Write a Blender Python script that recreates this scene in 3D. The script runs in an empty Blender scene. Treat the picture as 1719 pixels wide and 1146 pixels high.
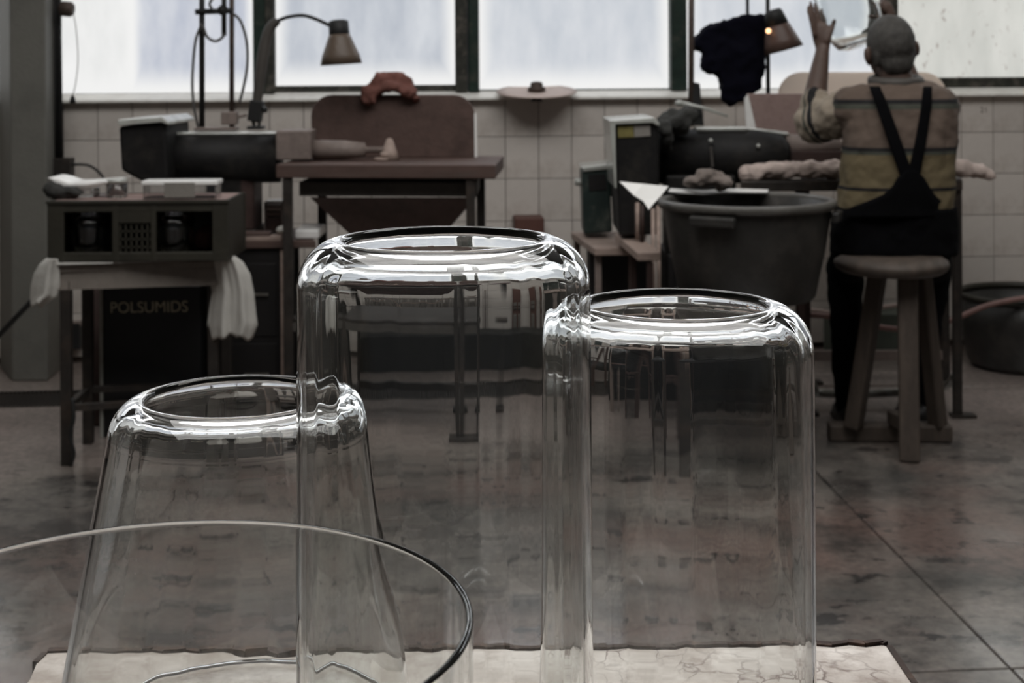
import bpy, math, random
from mathutils import Vector, Matrix, noise as mnoise
random.seed(7)
C = bpy.context.scene.collection
SC = bpy.context.scene

# ------------------------------------------------------------------ camera, world, lights, exposure
F, CX, HY, H, ROLL = 2387.0, 859.5, 115.0, 1.35, 0.006   # focal px, principal point, eye height, roll
cam = bpy.data.cameras.new('camera'); cam_o = bpy.data.objects.new('camera', cam); C.objects.link(cam_o)
cam.sensor_width = 36.0; cam.lens = F / 1719 * 36.0; cam.shift_y = -(573 - HY) / 1719
cam.clip_start = 0.02; cam.clip_end = 60
_R = Vector((math.cos(ROLL), 0, -math.sin(ROLL))); _U = Vector((math.sin(ROLL), 0, math.cos(ROLL)))
cam_o.matrix_world = Matrix(((_R.x, _U.x, 0, 0), (0, 0, -1, 0), (_R.z, _U.z, 0, H), (0, 0, 0, 1)))
cam.dof.use_dof = True; cam.dof.focus_distance = 1.12; cam.dof.aperture_fstop = 15
SC.camera = cam_o

world = bpy.data.worlds.new('world'); SC.world = world; world.use_nodes = True
_bg = world.node_tree.nodes['Background']; _bg.inputs[0].default_value = (0.95, 0.97, 1.0, 1); _bg.inputs[1].default_value = 0.045

def area_light(name, loc, rot, sx, sy, energy, col=(1, 1, 1)):
    l = bpy.data.lights.new(name, 'AREA'); l.shape = 'RECTANGLE'; l.size = sx; l.size_y = sy; l.energy = energy; l.color = col
    o = bpy.data.objects.new(name, l); C.objects.link(o); o.location = loc; o.rotation_euler = rot
    return o
area_light('overhead_fill', (0.4, 2.6, 4.25), (0, 0, 0), 5.0, 2.6, 170, (1.0, 0.985, 0.965))  # unseen overhead fill light, added to brighten wall and floor

vs = SC.view_settings
SC.display_settings.display_device = 'sRGB'
vs.view_transform = 'Standard'; vs.look = 'None'; vs.exposure = 0.0; vs.gamma = 1.0; vs.use_curve_mapping = False
cy = SC.cycles
cy.max_bounces = 20; cy.transmission_bounces = 18; cy.glossy_bounces = 8; cy.diffuse_bounces = 4; cy.transparent_max_bounces = 12
cy.caustics_refractive = True; cy.caustics_reflective = False; cy.blur_glossy = 0.0; cy.sample_clamp_indirect = 0.0

# ------------------------------------------------------------------ projection helpers (real distances in metres)
def P(px, py, D):
    x = (px - CX) / F * D; z = (HY - py) / F * D
    v = _R * x + _U * z
    return Vector((v.x, D, v.z + H))
def X(px, D): return P(px, 300, D).x
def Z(px, py, D): return P(px, py, D).z
TH = math.atan(0.068)                       # the back wall runs a little away to the right
WY = 6.72
def DW(px, off=0.0): return (WY + off) / (1 - 0.068 * (px - CX) / F)     # depth of the wall plane under a pixel column
def WL(px, py, off=0.0):                    # pixel -> wall coordinates (along wall, height)
    p = P(px, py, DW(px, off)); c, s = math.cos(TH), math.sin(TH)
    return (p.x * c + (p.y - WY) * s, p.z)
def W2(s, t, z):                            # wall coordinates -> world
    c, sn = math.cos(TH), math.sin(TH)
    return Vector((s * c - t * sn, WY + s * sn + t * c, z))

# ------------------------------------------------------------------ mesh builder
def smooth_path(pts, k=5):
    pts = [Vector(p) for p in pts]; out = []
    for i in range(len(pts) - 1):
        p0 = pts[max(i - 1, 0)]; p1 = pts[i]; p2 = pts[i + 1]; p3 = pts[min(i + 2, len(pts) - 1)]
        for j in range(k):
            t = j / k
            out.append(0.5 * ((2 * p1) + (p2 - p0) * t + (2 * p0 - 5 * p1 + 4 * p2 - p3) * t * t + (3 * p1 - p0 - 3 * p2 + p3) * t ** 3))
    out.append(pts[-1]); return out

class MB:
    def __init__(s): s.v, s.f, s.s = [], [], []
    def add(s, vs_, fs, sm=False):
        b = len(s.v); s.v += [Vector(v) for v in vs_]
        for f in fs: s.f.append([b + i for i in f]); s.s.append(sm)
        return s
    def box(s, c, d, rz=0.0, rx=0.0, ry=0.0):
        m = Matrix.Translation(Vector(c)) @ Matrix.Rotation(rz, 4, 'Z') @ Matrix.Rotation(ry, 4, 'Y') @ Matrix.Rotation(rx, 4, 'X')
        vv = [m @ Vector((d[0] / 2 * i, d[1] / 2 * j, d[2] / 2 * k)) for k in (-1, 1) for j in (-1, 1) for i in (-1, 1)]
        return s.add(vv, [(0, 2, 3, 1), (4, 5, 7, 6), (0, 1, 5, 4), (2, 6, 7, 3), (0, 4, 6, 2), (1, 3, 7, 5)])
    def bar(s, a, b, w, h=None):
        a, b = Vector(a), Vector(b); h = h or w; d = b - a; L = d.length
        q = d.to_track_quat('Y', 'Z'); m = Matrix.Translation((a + b) / 2) @ q.to_matrix().to_4x4()
        vv = [m @ Vector((w / 2 * i, L / 2 * j, h / 2 * k)) for k in (-1, 1) for j in (-1, 1) for i in (-1, 1)]
        return s.add(vv, [(0, 2, 3, 1), (4, 5, 7, 6), (0, 1, 5, 4), (2, 6, 7, 3), (0, 4, 6, 2), (1, 3, 7, 5)])
    def prism(s, poly, z0, z1):              # poly of (x, y), counter-clockwise or not
        n = len(poly)
        vv = [(p[0], p[1], z0) for p in poly] + [(p[0], p[1], z1) for p in poly]
        return s.add(vv, [list(range(n))[::-1], list(range(n, 2 * n))] + [(i, (i + 1) % n, n + (i + 1) % n, n + i) for i in range(n)])
    def face_prism(s, pts, off):             # pts: 3-d outline, off: extrusion vector
        n = len(pts); o = Vector(off)
        vv = [Vector(p) for p in pts] + [Vector(p) + o for p in pts]
        return s.add(vv, [list(range(n)), list(range(n, 2 * n))[::-1]] + [(i, n + i, n + (i + 1) % n, (i + 1) % n) for i in range(n)])
    def tube(s, pts, r, n=10, flat=1.0, up=None, caps=True):
        pts = [Vector(p) for p in pts]; m = len(pts); rr = r if isinstance(r, (list, tuple)) else [r] * m
        vv, fs = [], []; prev = None
        for i, p in enumerate(pts):
            d = (pts[min(i + 1, m - 1)] - pts[max(i - 1, 0)]).normalized()
            if prev is None:
                u = Vector(up) if up else (Vector((0, 0, 1)) if abs(d.z) < .9 else Vector((1, 0, 0)))
            else: u = prev
            u = (u - d * u.dot(d)).normalized(); prev = u; w = d.cross(u)
            for k in range(n):
                a = 2 * math.pi * k / n
                vv.append(p + (u * math.cos(a) * flat + w * math.sin(a)) * rr[i])
        for i in range(m - 1):
            for k in range(n):
                fs.append((i * n + k, i * n + (k + 1) % n, (i + 1) * n + (k + 1) % n, (i + 1) * n + k))
        if caps: fs += [list(range(n))[::-1], [(m - 1) * n + k for k in range(n)]]
        return s.add(vv, fs, True)
    def capsule(s, pts, r, n=14, flat=1.0, up=None):   # a tube with rounded ends
        pts = [Vector(p) for p in pts]; rr = list(r)
        d0 = (pts[0] - pts[1]).normalized(); d1 = (pts[-1] - pts[-2]).normalized()
        a = [(pts[0] + d0 * rr[0] * math.sin(t), max(rr[0] * math.cos(t), 1e-4)) for t in (1.5, 1.2, .8, .4)]
        b = [(pts[-1] + d1 * rr[-1] * math.sin(t), max(rr[-1] * math.cos(t), 1e-4)) for t in (.4, .8, 1.2, 1.5)]
        allp = [q[0] for q in a] + pts + [q[0] for q in b]; allr = [q[1] for q in a] + rr + [q[1] for q in b]
        return s.tube(allp, allr, n, flat, up)
    def lathe(s, prof, c=(0, 0, 0), n=32, axis=None, closed=False, wob=None, a0=0.0, a1=2 * math.pi):
        c = Vector(c); q = Vector(axis).to_track_quat('Z', 'Y') if axis is not None else None
        full = abs(a1 - a0 - 2 * math.pi) < 1e-6; cols = n if full else n + 1
        vv, fs = [], []; m = len(prof)
        for j in range(cols):
            a = a0 + (a1 - a0) * j / n
            for i, (r, z) in enumerate(prof):
                if wob: r, z = wob(i, r, z, a)
                p = Vector((r * math.cos(a), r * math.sin(a), z))
                if q is not None: p = q @ p
                vv.append(c + p)
        mm = m if closed else m - 1
        for j in range(n):
            for i in range(mm):
                a, b = j * m + i, j * m + (i + 1) % m; j2 = (j + 1) % cols
                fs.append((a, j2 * m + i, j2 * m + (i + 1) % m, b))
        return s.add(vv, fs, True)
    def ball(s, c, r, n=12):
        rr = r if isinstance(r, (tuple, list)) else (r, r, r); c = Vector(c); vv, fs = [], []
        m = n // 2
        for i in range(m + 1):
            t = math.pi * (i + .001) / (m + .002)
            for k in range(n):
                a = 2 * math.pi * k / n
                vv.append(c + Vector((rr[0] * math.sin(t) * math.cos(a), rr[1] * math.sin(t) * math.sin(a), rr[2] * math.cos(t))))
        for i in range(m):
            for k in range(n): fs.append((i * n + k, (i + 1) * n + k, (i + 1) * n + (k + 1) % n, i * n + (k + 1) % n))
        fs += [list(range(n)), [m * n + k for k in range(n)][::-1]]
        return s.add(vv, fs, True)

ROOT = {}
def obj(name, mb, mat, parent=None, bevel=0.0, remesh=0.0, smooth=0, subd=0, loc=None, rough=None, solid=0.0):
    if parent is not None: off = ROOT[parent.name]
    elif loc is not None: off = Vector(loc)
    else:
        xs = [v.x for v in mb.v]; ys = [v.y for v in mb.v]; zs = [v.z for v in mb.v]
        off = Vector(((min(xs) + max(xs)) / 2, (min(ys) + max(ys)) / 2, min(zs)))
    me = bpy.data.meshes.new(name); me.from_pydata([v - off for v in mb.v], [], mb.f)
    for p, sm in zip(me.polygons, mb.s): p.use_smooth = sm or remesh > 0 or subd > 0
    me.validate(); me.update()
    if mat: me.materials.append(mat)
    o = bpy.data.objects.new(name, me); C.objects.link(o)
    if parent is not None: o.parent = parent
    else: o.location = off
    ROOT[o.name] = off
    if remesh:
        md = o.modifiers.new('remesh', 'REMESH'); md.mode = 'VOXEL'; md.voxel_size = remesh; md.use_smooth_shade = True
    if smooth:
        md = o.modifiers.new('smooth', 'SMOOTH'); md.factor = .5; md.iterations = smooth
    if rough:                                # crumple: (size, strength)
        tx = bpy.data.textures.new(name + '_crumple', 'CLOUDS'); tx.noise_scale = rough[0]; tx.noise_depth = 2
        md = o.modifiers.new('crumple', 'DISPLACE'); md.texture = tx; md.strength = rough[1]; md.mid_level = .5; md.texture_coords = 'GLOBAL'
    if solid:
        md = o.modifiers.new('solid', 'SOLIDIFY'); md.thickness = solid; md.offset = 0
    if bevel:
        md = o.modifiers.new('bevel', 'BEVEL'); md.width = bevel; md.segments = 2; md.limit_method = 'ANGLE'; md.angle_limit = .7
    if subd:
        md = o.modifiers.new('subd', 'SUBSURF'); md.levels = subd; md.render_levels = subd
    return o
def tag(o, label=None, cat=None, group=None, kind=None):
    if label: o['label'] = label
    if cat: o['category'] = cat
    if group: o['group'] = group
    if kind: o['kind'] = kind
    return o
def thing(name, label, cat, loc, group=None):
    o = bpy.data.objects.new(name, None); C.objects.link(o); o.location = loc; o.empty_display_size = .1
    ROOT[o.name] = Vector(loc); return tag(o, label, cat, group)
def struct(name, loc, rz=0.0):
    o = bpy.data.objects.new(name, None); C.objects.link(o); o.location = loc; o.rotation_euler = (0, 0, rz)
    ROOT[o.name] = Vector((0, 0, 0)); o['kind'] = 'structure'; return o

# ------------------------------------------------------------------ materials
def lin(c): return tuple(((x / 255) / 12.92 if x / 255 <= .04045 else ((x / 255 + .055) / 1.055) ** 2.4) for x in c)
def M(name, col, rough=.6, metal=0.0, var=.25, scale=9.0, bump=.15, bscale=70.0, spec=.4, dirt=None, dscale=4.0, damt=.5, stretch=None, rand=0.0):
    m = bpy.data.materials.new(name); m.use_nodes = True; nt = m.node_tree; N = nt.nodes; Lk = nt.links
    b = N['Principled BSDF']; c = lin(col)
    tc = N.new('ShaderNodeTexCoord'); src = tc.outputs['Object']
    if stretch:
        mp = N.new('ShaderNodeMapping'); mp.inputs['Scale'].default_value = stretch; Lk.new(src, mp.inputs[0]); src = mp.outputs[0]
    nz = N.new('ShaderNodeTexNoise'); nz.inputs['Scale'].default_value = scale; nz.inputs['Detail'].default_value = 5; nz.inputs['Roughness'].default_value = .65
    Lk.new(src, nz.inputs['Vector'])
    rp = N.new('ShaderNodeValToRGB'); rp.color_ramp.elements[0].position = .3; rp.color_ramp.elements[1].position = .72
    rp.color_ramp.elements[0].color = tuple(x * (1 - var) for x in c) + (1,); rp.color_ramp.elements[1].color = tuple(min(1, x * (1 + var)) for x in c) + (1,)
    Lk.new(nz.outputs[0], rp.inputs[0]); colout = rp.outputs[0]
    if dirt:
        n2 = N.new('ShaderNodeTexNoise'); n2.inputs['Scale'].default_value = dscale; n2.inputs['Detail'].default_value = 7; n2.inputs['Roughness'].default_value = .7
        Lk.new(src, n2.inputs['Vector'])
        r2 = N.new('ShaderNodeValToRGB'); r2.color_ramp.elements[0].position = .5; r2.color_ramp.elements[1].position = .68
        r2.color_ramp.elements[0].color = (0, 0, 0, 1); r2.color_ramp.elements[1].color = (damt,) * 3 + (1,)
        Lk.new(n2.outputs[0], r2.inputs[0])
        mx = N.new('ShaderNodeMixRGB'); Lk.new(r2.outputs[0], mx.inputs[0]); Lk.new(colout, mx.inputs[1]); mx.inputs[2].default_value = lin(dirt) + (1,)
        colout = mx.outputs[0]
    if rand:
        oi = N.new('ShaderNodeObjectInfo'); mr = N.new('ShaderNodeMapRange'); mr.inputs[3].default_value = 1 - rand; mr.inputs[4].default_value = 1 + rand
        Lk.new(oi.outputs['Random'], mr.inputs[0])
        mm = N.new('ShaderNodeMixRGB'); mm.blend_type = 'MULTIPLY'; mm.inputs[0].default_value = 1; Lk.new(colout, mm.inputs[1]); Lk.new(mr.outputs[0], mm.inputs[2]); colout = mm.outputs[0]
    Lk.new(colout, b.inputs['Base Color'])
    b.inputs['Roughness'].default_value = rough; b.inputs['Metallic'].default_value = metal; b.inputs['Specular IOR Level'].default_value = spec
    if bump:
        n3 = N.new('ShaderNodeTexNoise'); n3.inputs['Scale'].default_value = bscale; n3.inputs['Detail'].default_value = 4; Lk.new(src, n3.inputs['Vector'])
        bp = N.new('ShaderNodeBump'); bp.inputs['Strength'].default_value = bump; bp.inputs['Distance'].default_value = .01
        Lk.new(n3.outputs[0], bp.inputs['Height']); Lk.new(bp.outputs[0], b.inputs['Normal'])
    return m

def glass_mat(name, tint=(.98, .99, .985), ior=1.5, wave=0.0, rough=0.0):
    m = bpy.data.materials.new(name); m.use_nodes = True; nt = m.node_tree; b = nt.nodes['Principled BSDF']
    b.inputs['Base Color'].default_value = tint + (1,); b.inputs['Roughness'].default_value = rough; b.inputs['IOR'].default_value = ior
    b.inputs['Transmission Weight'].default_value = 1.0
    if wave:
        tc = nt.nodes.new('ShaderNodeTexCoord'); nz = nt.nodes.new('ShaderNodeTexNoise'); nz.inputs['Scale'].default_value = 14; nz.inputs['Detail'].default_value = 1
        bp = nt.nodes.new('ShaderNodeBump'); bp.inputs['Strength'].default_value = wave; bp.inputs['Distance'].default_value = .01
        nt.links.new(tc.outputs['Object'], nz.inputs['Vector']); nt.links.new(nz.outputs[0], bp.inputs['Height']); nt.links.new(bp.outputs[0], b.inputs['Normal'])
    return m

def pane_mat(name, lo, hi, strength=1.0, spots=None, scale=(1.0, 1.0, .35), edge=(244, 244, 243)):
    # daylit frosted pane: grimy film, brighter towards the frame
    m = bpy.data.materials.new(name); m.use_nodes = True; nt = m.node_tree; N = nt.nodes; L = nt.links; b = N['Principled BSDF']
    tc = N.new('ShaderNodeTexCoord'); mp = N.new('ShaderNodeMapping'); mp.inputs['Scale'].default_value = scale; L.new(tc.outputs['Object'], mp.inputs[0])
    nz = N.new('ShaderNodeTexNoise'); nz.inputs['Scale'].default_value = 7; nz.inputs['Detail'].default_value = 8; nz.inputs['Roughness'].default_value = .6; L.new(mp.outputs[0], nz.inputs['Vector'])
    rp = N.new('ShaderNodeValToRGB'); rp.color_ramp.elements[0].position = .33; rp.color_ramp.elements[1].position = .68
    rp.color_ramp.elements[0].color = lin(lo) + (1,); rp.color_ramp.elements[1].color = lin(hi) + (1,); L.new(nz.outputs[0], rp.inputs[0]); col = rp.outputs[0]
    if edge:
        sx = N.new('ShaderNodeSeparateXYZ'); L.new(tc.outputs['Generated'], sx.inputs[0])
        def edgef(sock, w):
            a = N.new('ShaderNodeMath'); a.operation = 'SUBTRACT'; L.new(sock, a.inputs[0]); a.inputs[1].default_value = .5
            c = N.new('ShaderNodeMath'); c.operation = 'ABSOLUTE'; L.new(a.outputs[0], c.inputs[0])
            d = N.new('ShaderNodeMapRange'); d.interpolation_type = 'SMOOTHSTEP'; d.inputs[1].default_value = .5 - w; d.inputs[2].default_value = .5; L.new(c.outputs[0], d.inputs[0]); return d.outputs[0]
        mxm = N.new('ShaderNodeMath'); mxm.operation = 'MAXIMUM'; L.new(edgef(sx.outputs[0], .10), mxm.inputs[0]); L.new(edgef(sx.outputs[2], .12), mxm.inputs[1])
        e = N.new('ShaderNodeMixRGB'); L.new(mxm.outputs[0], e.inputs[0]); L.new(col, e.inputs[1]); e.inputs[2].default_value = lin(edge) + (1,); col = e.outputs[0]
    if spots:
        n2 = N.new('ShaderNodeTexNoise'); n2.inputs['Scale'].default_value = 13; n2.inputs['Detail'].default_value = 6; n2.inputs['Roughness'].default_value = .75
        mp2 = N.new('ShaderNodeMapping'); mp2.inputs['Scale'].default_value = (1.5, 1, .8); L.new(tc.outputs['Object'], mp2.inputs[0]); L.new(mp2.outputs[0], n2.inputs['Vector'])
        r2 = N.new('ShaderNodeValToRGB'); r2.color_ramp.elements[0].position = .59; r2.color_ramp.elements[1].position = .65; r2.color_ramp.elements[0].color = (0, 0, 0, 1); r2.color_ramp.elements[1].color = (.75, .75, .75, 1)
        L.new(n2.outputs[0], r2.inputs[0]); e2 = N.new('ShaderNodeMixRGB'); L.new(r2.outputs[0], e2.inputs[0]); L.new(col, e2.inputs[1]); e2.inputs[2].default_value = lin(spots) + (1,); col = e2.outputs[0]
    b.inputs['Base Color'].default_value = (.08, .08, .08, 1); b.inputs['Roughness'].default_value = .35
    L.new(col, b.inputs['Emission Color']); b.inputs['Emission Strength'].default_value = strength
    return m

MT = {}
MT['tile'] = M('glazed_tile', (208, 201, 194), .32, var=.07, scale=5, bump=.04, bscale=25, dirt=(128, 112, 100), dscale=3.2, damt=.35, rand=.06)
MT['grout'] = M('grout', (82, 72, 66), .9, var=.2)
MT['plaster'] = M('plaster', (120, 118, 112), .9, var=.12, scale=3)
MT['limewash'] = M('limewash', (212, 210, 205), .9, var=.08, scale=3)
MT['sill'] = M('sill_paint', (248, 246, 240), .35, var=.05, scale=12, dirt=(190, 180, 170), dscale=9, damt=.35)
MT['green'] = M('green_frame_paint', (22, 42, 34), .5, var=.35, scale=14, dirt=(78, 74, 66), dscale=11, damt=.6)
MT['oldframe'] = M('peeling_frame_paint', (46, 46, 40), .6, var=.5, scale=22, dirt=(120, 112, 104), dscale=16, damt=.55)
MT['pillar'] = M('pillar_paint', (112, 111, 105), .6, var=.1, scale=2.5, dirt=(84, 84, 80), dscale=2, damt=.5)
MT['black'] = M('black_machine_paint', (21, 20, 20), .6, spec=.25, var=.35, scale=12, bump=.12, dirt=(62, 58, 52), dscale=8, damt=.35)
MT['steel'] = M('worn_steel', (150, 148, 142), .4, 0.85, var=.25, scale=14, dirt=(90, 80, 70), dscale=9, damt=.5)
MT['palesteel'] = M('pale_grey_paint', (172, 174, 168), .16, spec=1.0, var=.12, bump=.02, scale=10, dirt=(110, 100, 90), dscale=8, damt=.4)
MT['darksteel'] = M('dark_steel', (52, 48, 45), .5, 0.3, var=.35, scale=16, dirt=(88, 74, 64), dscale=9, damt=.4)
MT['sleeve'] = M('dusty_pink_metal', (124, 112, 106), .6, var=.2, scale=14, dirt=(90, 78, 72), dscale=9)
MT['teal'] = M('teal_machine_paint', (44, 56, 53), .4, var=.2, scale=10, dirt=(120, 120, 112), dscale=9, damt=.5)
MT['brownpaint'] = M('brown_pedestal', (58, 42, 38), .6, var=.3, scale=9)
MT['redboard'] = M('red_brown_splash_board', (86, 68, 62), .6, var=.22, scale=10, dirt=(60, 46, 42), dscale=6, damt=.6)
MT['pinkboard'] = M('pink_splash_board', (150, 128, 122), .6, var=.16, scale=14, dirt=(96, 76, 74), dscale=14, damt=.5)
MT['beige'] = M('beige_plastic', (226, 208, 194), .4, var=.06, scale=6)
_n = MT['beige'].node_tree; _tl = _n.nodes.new('ShaderNodeBsdfTranslucent'); _tl.inputs[0].default_value = lin((240, 232, 224)) + (1,)   # thin plastic lets the window through
_mx = _n.nodes.new('ShaderNodeMixShader'); _mx.inputs[0].default_value = .75; _n.links.new(_n.nodes['Principled BSDF'].outputs[0], _mx.inputs[1]); _n.links.new(_tl.outputs[0], _mx.inputs[2]); _n.links.new(_mx.outputs[0], _n.nodes['Material Output'].inputs[0])
MT['bench'] = M('dusty_bench_wood', (84, 66, 60), .65, var=.25, scale=10, stretch=(1, 1, 5), dirt=(60, 58, 54), dscale=5, damt=.6)
MT['benchgrey'] = M('grey_bench_rail', (70, 66, 62), .6, var=.25, scale=9)
MT['wood'] = M('old_stool_wood', (76, 67, 60), .6, var=.3, scale=7, stretch=(4, 4, .7), bump=.25, dirt=(52, 46, 42), dscale=5, damt=.6)
MT['woodpale'] = M('pale_worn_wood', (160, 142, 132), .6, var=.2, scale=8, stretch=(1, 5, 3), dirt=(110, 92, 82), dscale=6)
MT['cloth'] = M('white_cloth', (196, 194, 188), .9, var=.1, scale=6, bump=.3, bscale=160)
MT['whitesheet'] = M('white_plastic_sheet', (240, 239, 236), .25, var=.05, bump=.03, scale=6)
MT['ragred'] = M('red_rag', (112, 74, 66), .95, var=.25, scale=16, bump=.4, bscale=120)
MT['raggrey'] = M('grey_rag', (120, 110, 104), .95, var=.3, scale=14, bump=.4, bscale=120)
MT['ragdark'] = M('dark_rag', (54, 54, 52), .95, var=.3, scale=14, bump=.4, bscale=120)
MT['ragpink'] = M('pink_padding', (188, 172, 164), .95, var=.18, scale=18, bump=.4, bscale=90, dirt=(120, 100, 94), dscale=12)
MT['navy'] = M('navy_cloth', (14, 14, 24), .95, spec=.08, var=.3, scale=9, bump=.3, bscale=140)
MT['crate'] = M('olive_crate_plastic', (48, 46, 39), .5, var=.2, scale=8)
MT['tub'] = M('black_tub_rubber', (46, 45, 43), .45, var=.3, scale=8, dirt=(74, 70, 66), dscale=9, damt=.5)
MT['tubrim'] = M('tub_rim_rubber', (88, 86, 82), .4, var=.25, scale=10)
MT['board'] = M('blackboard', (22, 22, 23), .6, var=.25, scale=6)
MT['chalk'] = M('chalk', (196, 190, 168), .95, var=.3, scale=60)
MT['cabinet'] = M('dark_cabinet', (24, 22, 22), .55, var=.3, scale=5)
MT['lampbeige'] = M('beige_lamp_enamel', (90, 77, 66), .45, var=.15, scale=9)
MT['lampbrown'] = M('brown_lamp_enamel', (80, 62, 55), .45, var=.15, scale=9)
MT['rubber'] = M('black_rubber', (26, 26, 26), .6, var=.2)
MT['darkduct'] = M('dark_duct', (34, 34, 32), .6, var=.3, scale=5)
MT['hose'] = M('grey_hose', (74, 72, 70), .5, var=.2)
MT['hosepink'] = M('pink_hose', (128, 98, 92), .5, var=.2)
MT['apron'] = M('grey_apron', (122, 115, 108), .6, var=.2, scale=6, dirt=(90, 82, 76), dscale=5)
MT['rust'] = M('rusty_rod', (78, 66, 60), .6, 0.3, var=.3, scale=30)
MT['disc'] = M('polishing_disc', (206, 188, 180), .6, var=.1, scale=20)
MT['radiator'] = M('radiator_paint', (122, 116, 110), .5, var=.15, scale=8, dirt=(96, 86, 78), dscale=6)
MT['skin'] = M('skin', (84, 67, 59), .55, var=.1, scale=30, bump=.08, bscale=160)
MT['hair'] = M('grey_hair', (66, 64, 61), .75, var=.3, scale=50, bump=.25, bscale=170, stretch=(1.5, 1.5, .4))
MT['overalls'] = M('black_overalls', (9, 9, 11), .95, spec=.08, var=.3, scale=12, bump=.2, bscale=120)
MT['shoe'] = M('black_shoe', (20, 18, 17), .5)
MT['yellow'] = M('yellow_label', (116, 108, 62), .6, var=.25, scale=24)
MT['greylabel'] = M('grey_label', (128, 124, 118), .6, var=.1)
MT['boxbrown'] = M('red_brown_locker', (92, 62, 54), .6, var=.2, scale=8)
MT['greenbox'] = M('grey_green_box', (92, 100, 92), .6, var=.2, scale=8)
MT['bulb'] = M('bulb', (255, 190, 130)); _b = MT['bulb'].node_tree.nodes['Principled BSDF']; _b.inputs['Emission Color'].default_value = (1, .55, .28, 1); _b.inputs['Emission Strength'].default_value = 2.5
MT['glass'] = glass_mat('clear_blown_glass')
MT['glassthin'] = glass_mat('clear_glassware', (.93, .95, .95))
MT['clearplastic'] = glass_mat('clear_plastic', (.9, .9, .9), 1.45, rough=.08)

def floor_material():
    m = bpy.data.materials.new('stained_concrete'); m.use_nodes = True; nt = m.node_tree; N = nt.nodes; L = nt.links; b = N['Principled BSDF']
    geo = N.new('ShaderNodeNewGeometry'); pos = geo.outputs['Position']
    def nz(scale, det, rg, st=(1, 1, 1), off=(0, 0, 0)):
        mp = N.new('ShaderNodeMapping'); mp.inputs['Scale'].default_value = st; mp.inputs['Location'].default_value = off; L.new(pos, mp.inputs[0])
        n = N.new('ShaderNodeTexNoise'); n.inputs['Scale'].default_value = scale; n.inputs['Detail'].default_value = det; n.inputs['Roughness'].default_value = rg; L.new(mp.outputs[0], n.inputs['Vector']); return n.outputs[0]
    def ramp(s, a, b_, ca, cb):
        r = N.new('ShaderNodeValToRGB'); r.color_ramp.elements[0].position = a; r.color_ramp.elements[1].position = b_; r.color_ramp.elements[0].color = ca; r.color_ramp.elements[1].color = cb; L.new(s, r.inputs[0]); return r.outputs[0]
    def mix(f, a, c):
        x = N.new('ShaderNodeMixRGB'); L.new(f, x.inputs[0]); L.new(a, x.inputs[1])
        if isinstance(c, tuple): x.inputs[2].default_value = c
        else: L.new(c, x.inputs[2])
        return x.outputs[0]
    k0, k1 = (0, 0, 0, 1), (1, 1, 1, 1)
    base = ramp(nz(1.3, 8, .68), .37, .63, lin((62, 60, 57)) + (1,), lin((126, 118, 111)) + (1,))
    red = ramp(nz(1.1, 5, .6, (1, 1, 1), (3, 1, 0)), .46, .62, k0, (.75, .75, .75, 1)); base = mix(red, base, lin((104, 82, 75)) + (1,))
    st = ramp(nz(2.6, 8, .72, (1, 1.3, 1), (7, 2, 0)), .5, .62, k0, (.8, .8, .8, 1)); base = mix(st, base, lin((40, 36, 34)) + (1,))
    sp = ramp(nz(7, 4, .6, (1, 1.3, 1), (1, 9, 0)), .585, .64, k0, (.85, .85, .85, 1)); base = mix(sp, base, lin((24, 21, 20)) + (1,))
    # paler tone towards the back wall, with an uneven edge
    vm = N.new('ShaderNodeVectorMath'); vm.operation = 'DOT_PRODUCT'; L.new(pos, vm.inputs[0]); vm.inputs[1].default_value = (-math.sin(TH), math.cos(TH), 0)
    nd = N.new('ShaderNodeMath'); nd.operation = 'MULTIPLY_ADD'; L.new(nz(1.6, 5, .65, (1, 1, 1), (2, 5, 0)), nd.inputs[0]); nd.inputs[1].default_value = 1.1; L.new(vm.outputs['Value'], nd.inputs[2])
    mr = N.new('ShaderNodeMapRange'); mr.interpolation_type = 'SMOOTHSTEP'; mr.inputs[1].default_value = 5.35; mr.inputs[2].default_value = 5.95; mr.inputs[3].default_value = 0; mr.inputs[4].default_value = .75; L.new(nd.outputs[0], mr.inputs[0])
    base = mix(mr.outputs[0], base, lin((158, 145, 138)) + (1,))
    fine = ramp(nz(40, 5, .7), .36, .64, (.72, .72, .72, 1), (1.2, 1.2, 1.2, 1))
    mu = N.new('ShaderNodeMixRGB'); mu.blend_type = 'MULTIPLY'; mu.inputs[0].default_value = 1; L.new(base, mu.inputs[1]); L.new(fine, mu.inputs[2])
    L.new(mu.outputs[0], b.inputs['Base Color'])
    rr = ramp(nz(2.2, 6, .65, (1, 1, 1), (4, 4, 0)), .35, .7, (.13, .13, .13, 1), (.25, .25, .25, 1)); L.new(rr, b.inputs['Coat Roughness']); b.inputs['Roughness'].default_value = .55; b.inputs['Coat IOR'].default_value = 3.0
    L.new(ramp(nz(1.7, 6, .6, (1, 1, 1), (8, 1, 3)), .4, .6, (.5, .5, .5, 1), k1), b.inputs['Coat Weight'])
    b.inputs['Specular IOR Level'].default_value = .3
    bp = N.new('ShaderNodeBump'); bp.inputs['Strength'].default_value = .5; bp.inputs['Distance'].default_value = .0022; L.new(nz(13, 5, .6), bp.inputs['Height']); L.new(bp.outputs[0], b.inputs['Normal']); L.new(bp.outputs[0], b.inputs['Coat Normal'])
    return m
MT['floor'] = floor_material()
MT['joint'] = M('floor_joint', (56, 52, 49), .9)

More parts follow.
